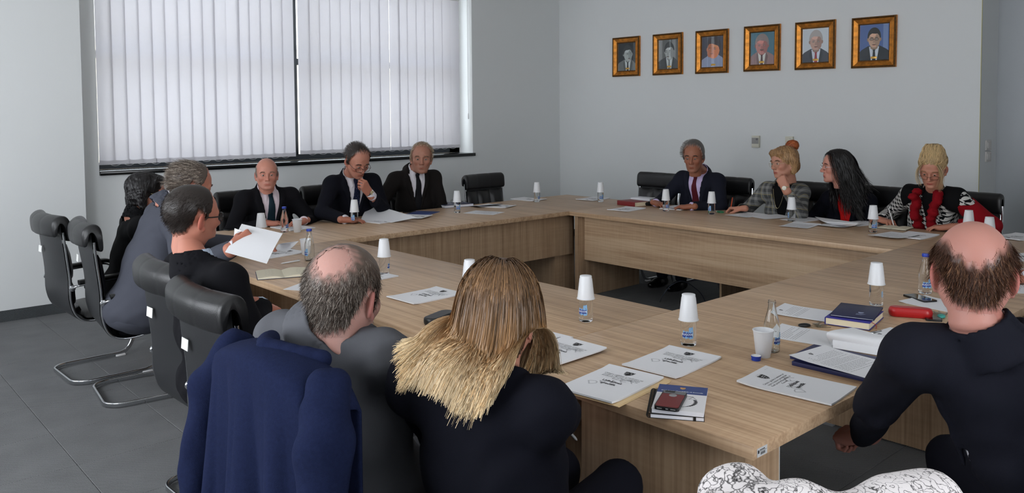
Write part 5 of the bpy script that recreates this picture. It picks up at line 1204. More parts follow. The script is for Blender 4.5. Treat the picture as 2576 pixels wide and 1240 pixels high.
# ------------------------------------------------------------------ table top things
def text_vf(body,size=1.,align='CENTER',bold=0,shear=0,space=1.):
    cu=bpy.data.curves.new('t','FONT'); cu.body=body; cu.size=size; cu.align_x=align; cu.align_y='CENTER'; cu.offset=bold; cu.shear=shear; cu.space_line=space; cu.resolution_u=2
    o=bpy.data.objects.new('t',cu); COL.objects.link(o); dg=bpy.context.evaluated_depsgraph_get(); dg.update(); e=o.evaluated_get(dg); me=e.to_mesh()
    V=np.array([v.co[:] for v in me.vertices]).reshape(-1,3); F=[tuple(p.vertices) for p in me.polygons]; e.to_mesh_clear(); bpy.data.objects.remove(o); bpy.data.curves.remove(cu); return V,F
def crest(s=1.):
    """shield emblem with a balance and stars: polygons (dark, light) in the xy plane"""
    sh=[(-.5,.42),(-.25,.47),(0,.42),(.25,.47),(.5,.42),(.47,0),(.33,-.33),(0,-.58),(-.33,-.33),(-.47,0)]
    inn=[(x*.80,y*.80) for x,y in sh]; D=[sh]; Lg=[]
    Lg.append([(-.02,.22),(.02,.22),(.02,-.25),(-.02,-.25)]); Lg.append([(-.26,.15),(.26,.19),(.26,.14),(-.26,.10)]); Lg.append([(-.30,-.02),(-.12,-.02),(-.16,-.09),(-.26,-.09)]); Lg.append([(.12,.02),(.30,.02),(.26,-.05),(.16,-.05)]); Lg.append([(-.12,-.26),(.12,-.26),(.09,-.31),(-.09,-.31)])
    for a,b in zip(range(10),list(range(1,10))+[0]):
        p,q=np.array(sh[a])*.88,np.array(sh[b])*.88; Lg.append([tuple(p),tuple(q),tuple(q*.95),tuple(p*.95)])
    for k in range(6): x=-.4+.16*k; y=.56+.05*(1-(x/.4)**2); D.append([(x-.03,y-.03),(x+.03,y-.03),(x,y+.045)])
    return [[(x*s,y*s) for x,y in p] for p in D],[[(x*s,y*s) for x,y in p] for p in Lg]
WARPS=[lambda x,y:0*x,lambda x,y:.004*np.clip((np.abs(y)-.09)/.06,0,1)**2+.002*np.sin(x*22)*0,lambda x,y:.006*np.clip((y-.06)/.09,0,1)**2+.003*np.clip((-x-.04)/.065,0,1)**2,lambda x,y:.012*np.clip((x+y-.09)/.16,0,1)**2]
def bend(mb,w,z0):
    for i,v in enumerate(mb.v): v[:,2]+=WARPS[w](v[:,0],v[:,1])
    return mb
def pagegrid(th,nx=6,ny=9,w=.210,h=.297):
    mb=MB(); xs=np.linspace(-w/2,w/2,nx); ys=np.linspace(-h/2,h/2,ny); top=[(x,y,th) for y in ys for x in xs]; bot=[(x,y,0) for y in ys for x in xs]; n=nx*ny
    f=[(j*nx+i,j*nx+i+1,(j+1)*nx+i+1,(j+1)*nx+i) for j in range(ny-1) for i in range(nx-1)]; f+=[tuple(n+q for q in k[::-1]) for k in f[:]]
    rim=[i for i in range(nx)]+[j*nx+nx-1 for j in range(1,ny)]+[(ny-1)*nx+i for i in range(nx-2,-1,-1)]+[j*nx for j in range(ny-2,0,-1)]
    for a,b in zip(rim,rim[1:]+rim[:1]): f.append((n+a,n+b,b,a))
    mb.add(top+bot,f); return mb
def poly_add(mb,polys,z,mat_,off=(0,0)):
    for p in polys: mb.add([(x+off[0],y+off[1],z) for x,y in p],[tuple(range(len(p)))],mat=mat_)
PT=text_vf('Caktimi i gjobës si sanksion në\nrastet e veprave penale sipas\nKodit penal të Republikës së\nKosovës',.0118,shear=.3,space=1.05); PB=text_vf('Udhëzues\nspecifik',.0185,bold=.00045,space=1.25); PD=text_vf('DRAFT',.050)
def print_cover(z):
    mb=MB(); mc=MB(); md=MB(); d,l=crest(.036); 
    v,f=PD; a=R(38); vv=v.copy(); vv=np.stack([v[:,0]*math.cos(a)-v[:,1]*math.sin(a),v[:,0]*math.sin(a)+v[:,1]*math.cos(a)-.0,np.full(len(v),z+.0002)],1); md.add(vv+(0.0,.005,0),f,mat=1)
    poly_add(mc,d,z+.0003,0,(0,.107)); poly_add(mc,l,z+.0005,2,(0,.107))
    v,f=PT; mb.add(v+(0,.056,z+.0004),f,mat=0); v,f=PB; mb.add(v+(0,-.002,z+.0005),f,mat=0)
    for k in range(4): mb.add([(.062+.006*k,.132,z+.0003),(.066+.006*k,.132,z+.0003),(.066+.006*k,.1335,z+.0003),(.062+.006*k,.1335,z+.0003)],[(0,1,2,3)],mat=1)
    return [('crest',mc),('watermark',md),('lettering',mb)]
def print_letter(z,rows=18,seed=0):
    mb=MB(); rng=np.random.default_rng(seed); mc=MB(); d,l=crest(.016); poly_add(mc,d,z+.0003,0,(-.02,.12)); poly_add(mc,l,z+.0005,2,(-.02,.12))
    y=.098
    for r_ in range(rows):
        x=-.085; end=.085 if rng.random()<.75 else rng.uniform(-.02,.06)
        if r_%6==5: y-=.005
        while x<end:
            w_=rng.uniform(.006,.02); 
            mb.add([(x,y,z+.0003),(min(x+w_,end),y,z+.0003),(min(x+w_,end),y+.0016,z+.0003),(x,y+.0016,z+.0003)],[(0,1,2,3)],mat=1); x+=w_+.003
        y-=.0088
    return [('crest',mc),('lettering',mb)]
INKL=mat('print grey',srgb(112,112,116),.8); WM=mat('watermark grey',srgb(186,186,190),.8)
DOCM={}
def docmesh(kind,w):
    k=(kind,w)
    if k in DOCM: return DOCM[k]
    th=.0055 if kind=='cover' else .0012
    pg=bend(pagegrid(th),w,0).mesh('pages'); pg.materials.append(PAPER); pg.polygons.foreach_set('use_smooth',[True]*len(pg.polygons)); pg.set_sharp_from_angle(angle=R(30))
    prs=[]
    if kind=='cover': prs=print_cover(th)
    elif kind=='letter': prs=print_letter(th,18,w)
    elif kind=='short': prs=print_letter(th,8,w+5)
    out_=[('pages',pg)]
    for nm,pr in prs:
        pm=bend(pr,w,0).mesh(nm)
        for m in ((INK,WM,PAPER) if kind=='cover' else (INK,INKL,PAPER)): pm.materials.append(m)
        out_.append((nm,pm))
    DOCM[k]=out_; return out_
GRPD='papers laid out on the tables'
def doc(label,px,py,deg,kind='cover',w=1,z=ZT+.0006,tilt=(0,0),world=None):
    p=onz(px,py,z) if world is None else np.array(world)
    r=empty('document' if kind=='cover' else 'paper_sheet',p,R(deg-90),label,'document' if kind=='cover' else 'paper',GRPD); r.location.z=z
    if tilt!=(0,0): r.rotation_euler=(R(tilt[0]),R(tilt[1]),R(deg-90))
    for nm,me in docmesh(kind,w):
        if me:
            o=bpy.data.objects.new(nm,me); COL.objects.link(o); o.parent=r
    return r
# --- bottles and cups
BG=mat('clear bottle glass',(.97,.99,.99,1),.02,trans=1,ior=1.34,spec=.6)
BGH=mat('clear hollow glass',(.97,.99,.99,1),.02,trans=1,ior=1.45,spec=.6)
WTR=mat('water',(.93,.97,1,1),.0,trans=1,ior=1.33)
CUPM=mat('white plastic cup',srgb(228,229,232),.38,spec=.5); CAPB=mat('blue screw cap',srgb(28,60,168),.4); LBL=mat('deep blue label',srgb(30,58,140),.5); LBL2=mat('light blue label',srgb(130,175,215),.5); LBLW=mat('white lettering',srgb(230,235,240),.5)
BP=[(0,.003),(.024,.001),(.0280,.004),(.0285,.012),(.0285,.088),(.0275,.100),(.0225,.122),(.0165,.146),(.0135,.162),(.0128,.170),(.0128,.174),(.0142,.175),(.0142,.179),(.0130,.180),(.0130,.1855),(.0105,.1855),(.0105,.172)]
bot_me=MB().add(*lathe(BP,28)).mesh('glass'); bot_me.materials.append(BG); bot_me.polygons.foreach_set('use_smooth',[True]*len(bot_me.polygons)); bot_me.set_sharp_from_angle(angle=R(50))
BPH=BP[:15]+[(.0108,.1855)]+[(max(r_-.0022,0) if i>0 else 0,z+.003 if i<3 else z) for i,(r_,z) in list(enumerate(BP[:14]))[::-1]]
bot_hollow=MB().add(*lathe(BPH,28)).mesh('glass'); bot_hollow.materials.append(BGH); bot_hollow.polygons.foreach_set('use_smooth',[True]*len(bot_hollow.polygons)); bot_hollow.set_sharp_from_angle(angle=R(50))
def wmesh(level):
    pr=[(0,.006),(.0255,.006),(.0262,.012)]
    for r_,z in BP[4:8]:
        if z<level: pr.append((r_-.0022,z))
    rl=np.interp(level,[p[1] for p in BP[3:10]],[p[0] for p in BP[3:10]])-.0022; pr+=[(rl,level),(0,level)]
    me=MB().add(*lathe(pr,24)).mesh('water'); me.materials.append(BG2); me.polygons.foreach_set('use_smooth',[True]*len(me.polygons)); me.set_sharp_from_angle(angle=R(50)); return me
BG2=bpy.data.materials.new('still water'); BG2.use_nodes=True; nt=BG2.node_tree; nt.nodes.clear(); N=nt.nodes.new; L=nt.links.new
t=N('ShaderNodeBsdfTransparent'); t.inputs[0].default_value=(.98,.99,.995,1); g=N('ShaderNodeBsdfGlossy'); g.inputs['Roughness'].default_value=.02; mx=N('ShaderNodeMixShader'); mx.inputs[0].default_value=.02; L(t.outputs[0],mx.inputs[1]); L(g.outputs[0],mx.inputs[2]); out=N('ShaderNodeOutputMaterial'); L(mx.outputs[0],out.inputs[0])
wat_full=wmesh(.115); wat_low=wmesh(.045)
def label_mesh():
    mb=MB(); r=.02875
    def wrap(V,rr): a=V[:,0]/r; return np.stack([rr*np.cos(a),rr*np.sin(a),V[:,1]],1)
    rng=np.random.default_rng(4)
    def blob(x0,x1,z0,z1,m,rr,n=14):
        xs=np.linspace(x0,x1,n); top=z1+rng.uniform(-.004,.003,n); bt=z0+rng.uniform(-.003,.004,n); V=np.concatenate([np.stack([xs,bt],1),np.stack([xs,top],1)]); mb.add(wrap(V,rr),[(i,i+1,n+i+1,n+i) for i in range(n-1)],mat=m)
    blob(-.019,.021,.030,.058,1,r); blob(-.022,.017,.036,.053,0,r+.00015)
    v,f=text_vf('RUGOVE',.0105,bold=.0002); mb.add(wrap(v[:,:2]+(-.002,.0455),r+.0003),f,mat=2)
    blob(.004,.020,.057,.072,1,r-.0001,8)
    me=mb.mesh('label')
    for m in (LBL,LBL2,LBLW): me.materials.append(m)
    return me
lab_me=label_mesh()
cap_me=MB().add(*lathe([(0,.0),(.0155,0),(.0158,.001),(.0158,.012),(.0148,.014),(0,.014)],24)).mesh('cap'); cap_me.materials.append(CAPB)
CP=[(0,.001),(.0235,.0),(.0245,.001),(.0248,.010),(.0262,.012),(.0345,.086),(.0352,.092),(.0372,.0925),(.0376,.094),(.0368,.0958),(.0345,.0955),(.0336,.090),(.0252,.014),(.0238,.0035),(0,.0035)]
cup_me=MB().add(*lathe(CP,32)).mesh('cup'); cup_me.materials.append(CUPM); cup_me.polygons.foreach_set('use_smooth',[True]*len(cup_me.polygons)); cup_me.set_sharp_from_angle(angle=R(60)); cap_me.polygons.foreach_set('use_smooth',[True]*len(cap_me.polygons)); cap_me.set_sharp_from_angle(angle=R(40))
def inst(nm,me,par,loc=(0,0,0),rot=(0,0,0)):
    o=bpy.data.objects.new(nm,me); COL.objects.link(o); o.parent=par; o.location=loc; o.rotation_euler=rot; return o
def bottle(px,py,label,rot=0,cap_=False,water=True,world=None):
    p=onz(px,py,ZT) if world is None else np.array(world); r=empty('water_bottle',(p[0],p[1],ZT+.0003),R(rot),label,'bottle','small glass water bottles on the tables')
    inst('glass',bot_me if water==True else bot_hollow,r); inst('label',lab_me,r); inst('water',wat_low,r) if water!=True else None
    if cap_: inst('cap',cap_me,r,(0,0,.174))
    return r
def cup(p,label,inv=False,z=ZT+.0003):
    r=empty('plastic_cup',(p[0],p[1],z),0,label,'cup','white disposable cups'); 
    inst('cup_wall',cup_me,r) if not inv else inst('cup_wall',cup_me,r,(0,0,.0958),(R(180),0,0)); return r
CAMAZ=lambda p:math.degrees(math.atan2(CAM[1]-p[1],CAM[0]-p[0]))
BL=[(658,606,'by the bald man at the window side',20),(967,689,'beside the balding grey suited man',80),(1182,756,'behind the blonde woman\'s head',40),(1474,808,'on the table right of the blonde woman',-30),(1732,868,'nearest the camera, with blue label turned to us',-6),
 (892,563,'in front of the man with his hand at his mouth',-40),(1150,535,'in front of the man with the black tie',30),(1351,508,'by the empty chair at the window side',60),(1511,508,'nearest the room corner on the portrait side',20),
 (1675,531,'before the hands of the man with the dark red tie',40),(1790,539,'between the red tie man and the woman in plaid',-50),(1991,557,'before the woman in plaid',-80),(2196,584,'beside the blonde woman\'s notebook',25),(2436,600,'just behind the crown of the foreground bald head',90),(2488,622,'farther right behind the foreground bald head',150),(2204,768,'behind the stacked navy books',120)]
for px,py,where,rot in BL:
    p=onz(px,py,ZT); bottle(px,py,'glass bottle, '+where,CAMAZ(p)+rot,water=True)
    cup(p,'upturned cup on the bottle '+where,True,ZT+.0945); cup_=None
bottle(716,584,'capped glass water bottle standing by the bald man\'s hands',CAMAZ(onz(716,584))+60,True); cup(onz(748,584,ZT),'upright white plastic cup in front of the bald man\'s hands')
bottle(779,655,'half full capped water bottle next to the open planner',CAMAZ(onz(779,655))-60,True,'low'); cup(onz(770,640,ZT),'white plastic cup half hidden behind the half full bottle')
bottle(1941,884,'open empty glass bottle without a cap near the blue cap',CAMAZ(onz(1941,884))+60,False,'low'); cup(onz(1920,897,ZT),'upright white plastic cup beside the open glass bottle')
bottle(2327,738,'capped water bottle standing by the bald man\'s left ear',CAMAZ(onz(2327,738))+20,True)
p=onz(1902,906,ZT); r=empty('bottle_cap',(p[0],p[1],ZT),0,'blue bottle cap lying upside down beside the upright cup','bottle cap'); mk('shell',MB().add(*lathe([(0,.0),(.0148,0),(.0158,.001),(.0158,.011),(.0172,.0115),(.0172,.0165),(.0150,.0165),(.0146,.003),(0,.003)],24)),CAPB,r); mk('liner',MB().add(*lathe([(.0149,.010),(.0165,.0167),(.0135,.0167),(.0130,.006),(0,.006)],24)),WHTPL,r)
# --- documents
DL=[('printed draft guideline at the near table corner, nearest the camera',2003,972,96,'cover',2,0),('printed draft guideline lying below the nearest bottle',1691,912,5,'cover',1,0),
 ('printed draft guideline half hidden by the blonde hair',1402,886,2,'cover',1,.0062),('draft guideline partly under another, right of the blonde hair',1325,858,4,'cover',0,0),
 ('draft guideline in front of the balding man',1070,745,2,'cover',1,0),('draft guideline partly behind the balding man\'s head',915,700,6,'cover',0,0),
 ('draft guideline stack beside the white pen',693,640,10,'cover',1,0),('draft guideline under the bald man\'s hands',736,573,-86,'cover',0,0),
 ('draft guideline under the lifted page',948,556,-80,'cover',0,0),('draft guideline with crest beside the lifted page',1034,545,-60,'cover',1,.006),
 ('draft guideline right of the thick open binder',1250,519,-70,'cover',1,0),('draft guideline by the empty chair',1330,502,-84,'cover',1,0),
 ('draft guideline nearest the room corner',1492,501,188,'cover',1,0),('draft guideline in front of the red book',1576,527,186,'cover',1,0),
 ('draft guideline under the hands of the man with the dark red tie',1705,523,190,'cover',0,0),('draft guideline beneath the bottle of the woman with red scarf',2300,594,178,'cover',1,0),
 ('draft guideline at the right picture edge above the foreground head',2560,597,165,'cover',1,0),('draft guideline with black crest right of the bald man\'s ear',2575,648,150,'cover',0,0)]
for lb,px,py,dg,kd,w_,dz in DL: doc(lb,px,py,dg,kd,w_,ZT+.0006+dz)
SL=[('single printed sheet on the table before the man with black tie',1218,535,-70,'letter',0,0),('loose printed sheet in front of the woman in plaid',1878,541,176,'letter',1,0),('second loose sheet overlapping at the woman in plaid',1940,545,160,'blank',0,.002),
 ('printed sheet between the woman in plaid and her bottle',2020,552,170,'letter',0,0),('printed sheet with small crest lying nearest the table edge on the portrait side',2013,567,188,'letter',1,.0016),('printed sheet under the curled page of the woman in the red blouse',2110,566,178,'letter',2,.003),('loose sheet right of the curled page',2165,562,165,'short',0,0),
 ('printed sheet in front of the notebook with a creased corner',2250,592,174,'letter',2,.0085),('white sheet at the lower right of the bald man\'s ear',2545,726,120,'blank',0,0),('printed sheet under the out of view person\'s hand',2572,688,150,'letter',0,.001),
 ('white sheet poking out behind the bald man\'s neck',2375,768,80,'blank',1,0),('white sheet under the navy books',2040,790,100,'short',2,0),('single sheet under the open planner corner',800,716,30,'blank',0,0),('printed sheet near the raised papers',640,632,12,'letter',0,.0)]
for lb,px,py,dg,kd,w_,dz in SL: doc(lb,px,py,dg,kd,w_,ZT+.0006+dz)
# curled and lifted sheets (real curved paper)
def curled(label,pts,deg=None,th=.0008,n=10,m=PAPER,kind='paper_sheet'):
    """ruled sheet between two edge curves pts=(A0,A1,A2),(B0,B1,B2) in world"""
    A,B=[spline(np.array(q,float),n) for q in pts]; k=len(A); c=(A.mean(0)+B.mean(0))/2
    q=10; rows=[A+(B-A)*t for t in np.linspace(0,1,q)]; V=np.array(rows).reshape(-1,3)-c; F=np.array([(j*k+i,j*k+i+1,(j+1)*k+i+1,(j+1)*k+i) for j in range(q-1) for i in range(k-1)])
    Nn=vnormals(V,F); V2=np.concatenate([V,V-Nn*th]); nn=len(V); rim=[i for i in range(k)]+[j*k+k-1 for j in range(1,q)]+[(q-1)*k+i for i in range(k-2,-1,-1)]+[j*k for j in range(q-2,0,-1)]
    mb=MB(); mb.add(V2,[tuple(f) for f in F]+[tuple(nn+x for x in f[::-1]) for f in F]+[(nn+a,nn+b,b,a) for a,b in zip(rim,rim[1:]+rim[:1])])
    o=mk(kind,mb,m,None,40); o.location=tuple(c); tag(o,label,'paper',GRPD); return o
Z=lambda x,y,z:onz(x,y,ZT+z)
curled('large blank sheet bent over the papers beside the red case',[(Z(2090,866,.004),Z(2082,836,.05),Z(2145,824,.045)),(Z(2322,906,.004),Z(2270,862,.045),Z(2195,838,.05))])
curled('second blank sheet showing under the large bent sheet',[(Z(2095,875,.003),Z(2100,850,.03),Z(2150,836,.032)),(Z(2318,913,.002),Z(2268,872,.028),Z(2200,848,.03))])
curled('curled page propped up before the woman in the red blouse',[(Z(2050,545,.004),Z(2068,556,.02),Z(2095,566,.004)),(Z(2160,560,.06),Z(2156,563,.055),Z(2150,568,.035))])
curled('page lifted by the man with his hand at his mouth',[(Z(906,556,.002),Z(918,532,.035),Z(934,513,.075)),(Z(985,560,.002),Z(1020,553,.02),Z(1050,547,.04))])
curled('curling page standing up behind the raised papers',[(Z(692,628,.002),Z(700,615,.02),Z(708,612,.05)),(Z(728,628,.002),Z(740,618,.03),Z(752,606,.055))])
# papers held up by the grey suited man
hp=[at(608,563,4.42),at(711,587,4.30),at(671,663,4.00),at(566,634,4.12)]; ins=lambda a,b,t:a+(b-a)*t
curled('large sheet held up in the grey suited man\'s hand',[(hp[0],ins(hp[0],hp[3],.5)+np.array([.01,0,.01]),hp[3]),(hp[1],ins(hp[1],hp[2],.5)+np.array([.0,.0,.006]),hp[2])])
hq=[at(590,574,4.34),at(640,592,4.30),at(640,640,4.22),at(575,640,4.26)]
curled('second sheet behind the large sheet held by the grey suited man',[(hq[0],ins(hq[0],hq[3],.5)+np.array([.01,0,.01]),hq[3]),(hq[1],ins(hq[1],hq[2],.5),hq[2])])
# --- books and folders
def quadframe(c4,z):
    """pixel corners (TL,TR,BR,BL) -> centre, size, heading on plane z"""
    q=[onz(x,y,z) for x,y in c4]; c=np.mean(q,0); ux=(q[1]-q[0]+q[2]-q[3])/2; uy=(q[0]-q[3]+q[1]-q[2])/2; return c,np.linalg.norm(ux[:2]),np.linalg.norm(uy[:2]),math.degrees(math.atan2(ux[1],ux[0]))
NAVY=mat('navy book cloth',srgb(24,30,66),.5); NAVY2=mat('dark blue cover',srgb(28,34,84),.45); PURP=mat('violet blue cover',srgb(54,50,140),.5); CREAM=mat('cream page edge',srgb(226,214,184),.8); BOOKW=mat('white book page edge',srgb(226,226,232),.7); REDC=mat('red leather case',srgb(172,22,26),.35); DRED=mat('dark red book cover',srgb(120,26,32),.5); MANILA=mat('manila card',srgb(226,196,150),.75); BLUEC=mat('blue printed cover',srgb(46,66,124),.45); CREAMP=mat('cream paper',srgb(232,224,200),.8)
def book(label,c,w,h,th,deg,cover,pages,z,spine=True,name='book',open_=0):
    r=empty(name,(c[0],c[1],z),R(deg),label,'book'); t=.0018
    mk('page_block',MB().box((-w/2+.003,-h/2+.003,t),(w/2-.004,h/2-.003,th-t)),pages,r)
    mk('cover',MB().box((-w/2,-h/2,0),(w/2,h/2,t),.0006).box((-w/2,-h/2,th-t),(w/2,h/2,th),.0006).box((-w/2-.001,-h/2,0),(-w/2+.0015,h/2,th),.0006),cover,r); return r
c,w_,h_,dg=quadframe([(2057,783),(2114,743),(2252,769),(2204,811)],ZT+.05)
b1=book('violet blue planner with cream pages under the navy folder',onz(2150,808,ZT+.0015),.17,.24,.028,dg-90,PURP,CREAM,ZT+.003)
b2=book('navy folder with a small crest lying on the violet planner',c,.165,.235,.006,dg-90+4,NAVY,BOOKW,ZT+.034)
d,l_=crest(.022); mb=MB(); poly_add(mb,d,.0063,0,(.02,-.03)); 
for k in range(4): mb.add([(.006+.0*k,-.052-.006*k,.0063),(.006+.035-.004*k,-.052-.006*k,.0063),(.006+.035-.004*k,-.0495-.006*k,.0063),(.006,-.0495-.006*k,.0063)],[(0,1,2,3)])
mk('emblem',mb,mat('silver foil',srgb(150,160,190),.4),b2)
rb=empty('ribbon_marker',onz(2200,815,ZT+.02),0,'thin red ribbon hanging out of the violet planner','ribbon'); mk('ribbon',MB().add(*tube(spline([(-.01,.01,.008),(.0,0,.0),(.004,-.006,-.01),(.002,-.004,-.019)],5),.0012,5)),REDC,rb)
b3=book('navy hardcover under the printed letter at the table edge',onz(2130,925,ZT),.205,.285,.014,2,NAVY2,NAVY2,ZT+.0005)
b4=book('white paged book between the navy hardcover and the letter',onz(2115,908,ZT+.014),.19,.27,.010,4,NAVY2,BOOKW,ZT+.0155)
doc('printed letter with crest lying on the navy books',2130,912,84,'letter',2,ZT+.027)
doc('printed form with small crest left of the bent sheets',2040,846,100,'short',1,ZT+.001)
cl=empty('clipboard',onz(2300,862,ZT),R(-8),'black clipboard under a printed form by the bald man','clipboard'); mk('board',MB().box((-.12,-.165,0),(.12,.165,.003),.001),BLKPL,cl); mk('clip',MB().box((-.03,.145,.003),(.03,.162,.009),.002),CHROME,cl)
doc('printed form on the black clipboard',2298,856,84,'letter',0,ZT+.0037)
tb=empty('grey_laptop',onz(2318,915,ZT),R(8),'thin grey laptop lid under the papers at the table edge','laptop'); mk('lid',MB().box((-.10,-.07,.0),(.10,.07,.012),.004),mat('grey aluminium',srgb(150,152,156),.35,.6),tb); mk('hinge',MB().box((-.08,.066,.002),(.08,.074,.010),.002),BLKPL,tb)
# near edge: spiral notebook, penal code booklet, red phone
c,w_,h_,dg=quadframe([(1658,961),(1801,972),(1767,1057),(1609,1040)],ZT+.022)
nb_=empty('spiral_notebook',(c[0]-.0,c[1]+.004,ZT),R(dg+3),'black spiral bound notebook under the white penal code booklet','notebook')
mk('page_block',MB().box((-.073,-.103,.001),(.073,.103,.011)),BOOKW,nb_); mk('cover',MB().box((-.075,-.105,0),(.075,.105,.0012)).box((-.075,-.105,.011),(.075,.105,.0125)),BLKPL,nb_); mk('elastic_band',MB().box((.045,-.1055,-.0002),(.052,.1055,.013)),BLKPL,nb_)
sp=MB()
for y in np.linspace(-.098,.098,34):
    a=np.linspace(0,2*np.pi,12,endpoint=False); sp.add(*tube(np.stack([-.077+.0085*np.cos(a),np.full(12,y)+.0015*np.sin(a),.0065+.0085*np.sin(a)],1),.0009,5,True))
mk('spiral_binding',sp,BLKPL,nb_)
bk_=empty('booklet',(c[0]+.006,c[1],ZT+.013),R(dg),'white and blue penal code booklet with scales emblem under the red phone','booklet')
mk('page_block',MB().box((-.0715,-.105,.0003),(.0715,.105,.0125)),BOOKW,bk_); mk('cover',MB().box((-.0725,-.1055,.0125),(.0725,.1055,.0133)),mat('white gloss cover',srgb(232,230,232),.3),bk_); mk('cover_band',MB().box((-.0725,.035,.0133),(.0725,.1055,.0136)),BLUEC,bk_)
mb=MB(); v,f=text_vf('Kodi Penal i Republikës së Kosovës',.0085,bold=.0002); mb.add(v+(0,.052,.0138),f); mk('title_print',mb,LBLW,bk_)
mb=MB(); d,l_=crest(.017); poly_add(mb,d[:1],.0138,0,(0,.080)); mk('crest_print',mb,mat('gold print',srgb(200,150,90),.5),bk_)
mb=MB(); 
for sg in (-1,1):
    for a in np.linspace(-100,20,13):
        x,y=.045*math.cos(R(a))*sg,-.03+.045*math.sin(R(a)); e=[(x+.0065*math.cos(t_+R(a)*sg)*1.0,y+.0035*math.sin(t_)) for t_ in np.linspace(0,6.28,8)[:-1]]; poly_add(mb,[e],.0136,0)
poly_add(mb,[[(-.001,-.06),(.001,-.06),(.001,.02),(-.001,.02)],[(-.036,.012),(0,.020),(.036,.012),(.036,.014),(0,.022),(-.036,.014)]],.0136,0)
for sg in (-1,1): 
    for (x0,y0),(x1,y1) in (((.034,.012),(.024,-.008)),((.034,.012),(.046,-.008)),((.022,-.008),(.048,-.008))):
        n_=nrm([y0-y1,x1-x0])*.0006; poly_add(mb,[[(sg*x0+n_[0],y0+n_[1]),(sg*x1+n_[0],y1+n_[1]),(sg*x1-n_[0],y1-n_[1]),(sg*x0-n_[0],y0-n_[1])]],.0136,0)
mk('emblem_print',mb,INK,bk_)
c,w_,h_,dg=quadframe([(1668.6,979.8),(1727,986.6),(1709,1034),(1646.6,1025.5)],ZT+.034)
ph=empty('smartphone',(c[0],c[1],ZT+.0268),R(dg),'red backed smartphone lying face down on the booklet','phone')
v,f=prism(rrect(.070,.142,.010,4),0,.0095); mk('case',MB().add(v,f),BLKPL,ph,30); v,f=prism(rrect(.065,.108,.007,4),.0095,.0102); mk('back_panel',MB().add(v+(0,-.012,0),f),mat('red metallic back',srgb(120,14,20),.3,.3),ph,30)
v,f=prism(rrect(.065,.022,.005,4),.0095,.0102); mk('top_panel',MB().add(v+(0,.056,0),f),mat('grey back panel',srgb(120,120,122),.4,.4),ph,30); mk('camera_cutout',MB().add(*prism(rrect(.03,.013,.006,4),.0102,.0106),Tm((-.014,.060,0))),BLKPL,ph); mk('emblem_window',MB().add(*prism(circ(.0115,20),.0102,.0106),Tm((.0,.030,0))),mat('silver disc',srgb(180,182,186),.3,.8),ph)
mk('charging_port',MB().box((-.006,-.0715,.003),(.006,-.0705,.0065),.001),CHROME,ph); mk('speaker_grille',MB().box((-.026,-.0715,.004),(-.012,-.0705,.006)).box((.012,-.0715,.004),(.026,-.0705,.006)),GREYP,ph)
# manila folder with a guideline on it
c,w_,h_,dg=quadframe([(1543,917),(1675,939),(1523,1029),(1392,981)],ZT+.006)
mf=empty('manila_folder',(c[0]+.004,c[1]-.012,ZT+.0004),R(dg),'cream manila folder under a draft guideline at the near table edge','folder')
mk('back_leaf',MB().box((-.112,-.150,0),(.117,.155,.0007)),MANILA,mf); pl=[(-.112,-.150),(.112,-.150),(.112,.06),(.122,.07),(.122,.135),(.112,.145),(.112,.155),(-.112,.155)]; mk('front_leaf',MB().add(*prism(pl,.0009,.0015)),MANILA,mf)
dd=doc('draft guideline lying on the manila folder at the near table edge',0,0,dg+90,'cover',1,ZT+.0024,world=(c[0],c[1],0))
# open planner (left), open notebook (right), binder (window side)
def open_book(label,c,deg,w,h,th,cover,paper,z=ZT+.0005,name='planner',lines=5):
    r=empty(name,(c[0],c[1],z),R(deg),label,'notebook'); mk('cover',MB().box((-w-.004,-h/2-.004,0),(w+.004,h/2+.004,.0025),.001),cover,r)
    for sg in (-1,1):
        xs=np.linspace(0,w,12); pr=[(sg*x,.0026+th*(np.sin(np.clip(x/w*3.2,0,1.57))*(1-.55*(x/w)**2)+.02)) for x in xs]; v=[];f=[]
        for y in (-h/2,h/2):
            v+=[(x,y,z_) for x,z_ in pr]+[(x,y,.0026) for x,_ in pr]
        n=12
        for i in range(n-1): f+=[(i,i+1,2*n+i+1,2*n+i),(i,n+i,n+i+1,i+1),(2*n+i,2*n+i+1,3*n+i+1,3*n+i)]
        f+=[(n-1,2*n-1,4*n-1,3*n-1)]; pg=mk('page_block',MB().add(v,f),paper,r,40)
        ln=MB(); rng=np.random.default_rng(int(abs(deg)*7)+sg+3)
        for k in range(lines):
            y=h/2-.03-k*(h-.05)/max(lines,1); x0=.35*w+.25*w*rng.random(); 
            for q in range(3):
                a,b=x0+q*.016,x0+q*.016+.012
                if b>w*.9: break
                za,zb=np.interp([a,b],xs,[p[1] for p in pr]); ln.add([(sg*a,y,za+.0005),(sg*b,y,zb+.0005),(sg*b,y+.0018,zb+.0005),(sg*a,y+.0018,za+.0005)],[(0,1,2,3)])
        mk('handwriting',ln,INKL,pg)
    return r
p=onz(712,690,ZT); op=open_book('open cream planner with navy cover at the left table edge',p,-22,.135,.225,.013,NAVY,CREAMP)
p=onz(2252,574,ZT); open_book('small open notebook under the writing hands of the blonde woman',p,95,.10,.17,.008,BLKPL,CREAMP,name='open_notebook')
p=onz(1140,518,ZT); bd=book('thick stack of bound white pages with glasses lying on it',p,.25,.30,.024,-100,NAVY,BOOKW,ZT+.0005); 
p=onz(1225,519,ZT); fl_=empty('open_binder_cover',(p[0]+.0,p[1]+.03,ZT+.008),R(-95),'dark blue binder cover folded open beside the bound pages','binder'); mk('cover_leaf',MB().box((-.10,-.13,0),(.10,.13,.0025),.001),NAVY,fl_,rot=(0,R(-6),0)); mk('inner_sheet',MB().box((-.09,-.12,.0026),(.09,.12,.0036)),PAPER,fl_,rot=(0,R(-6),0))
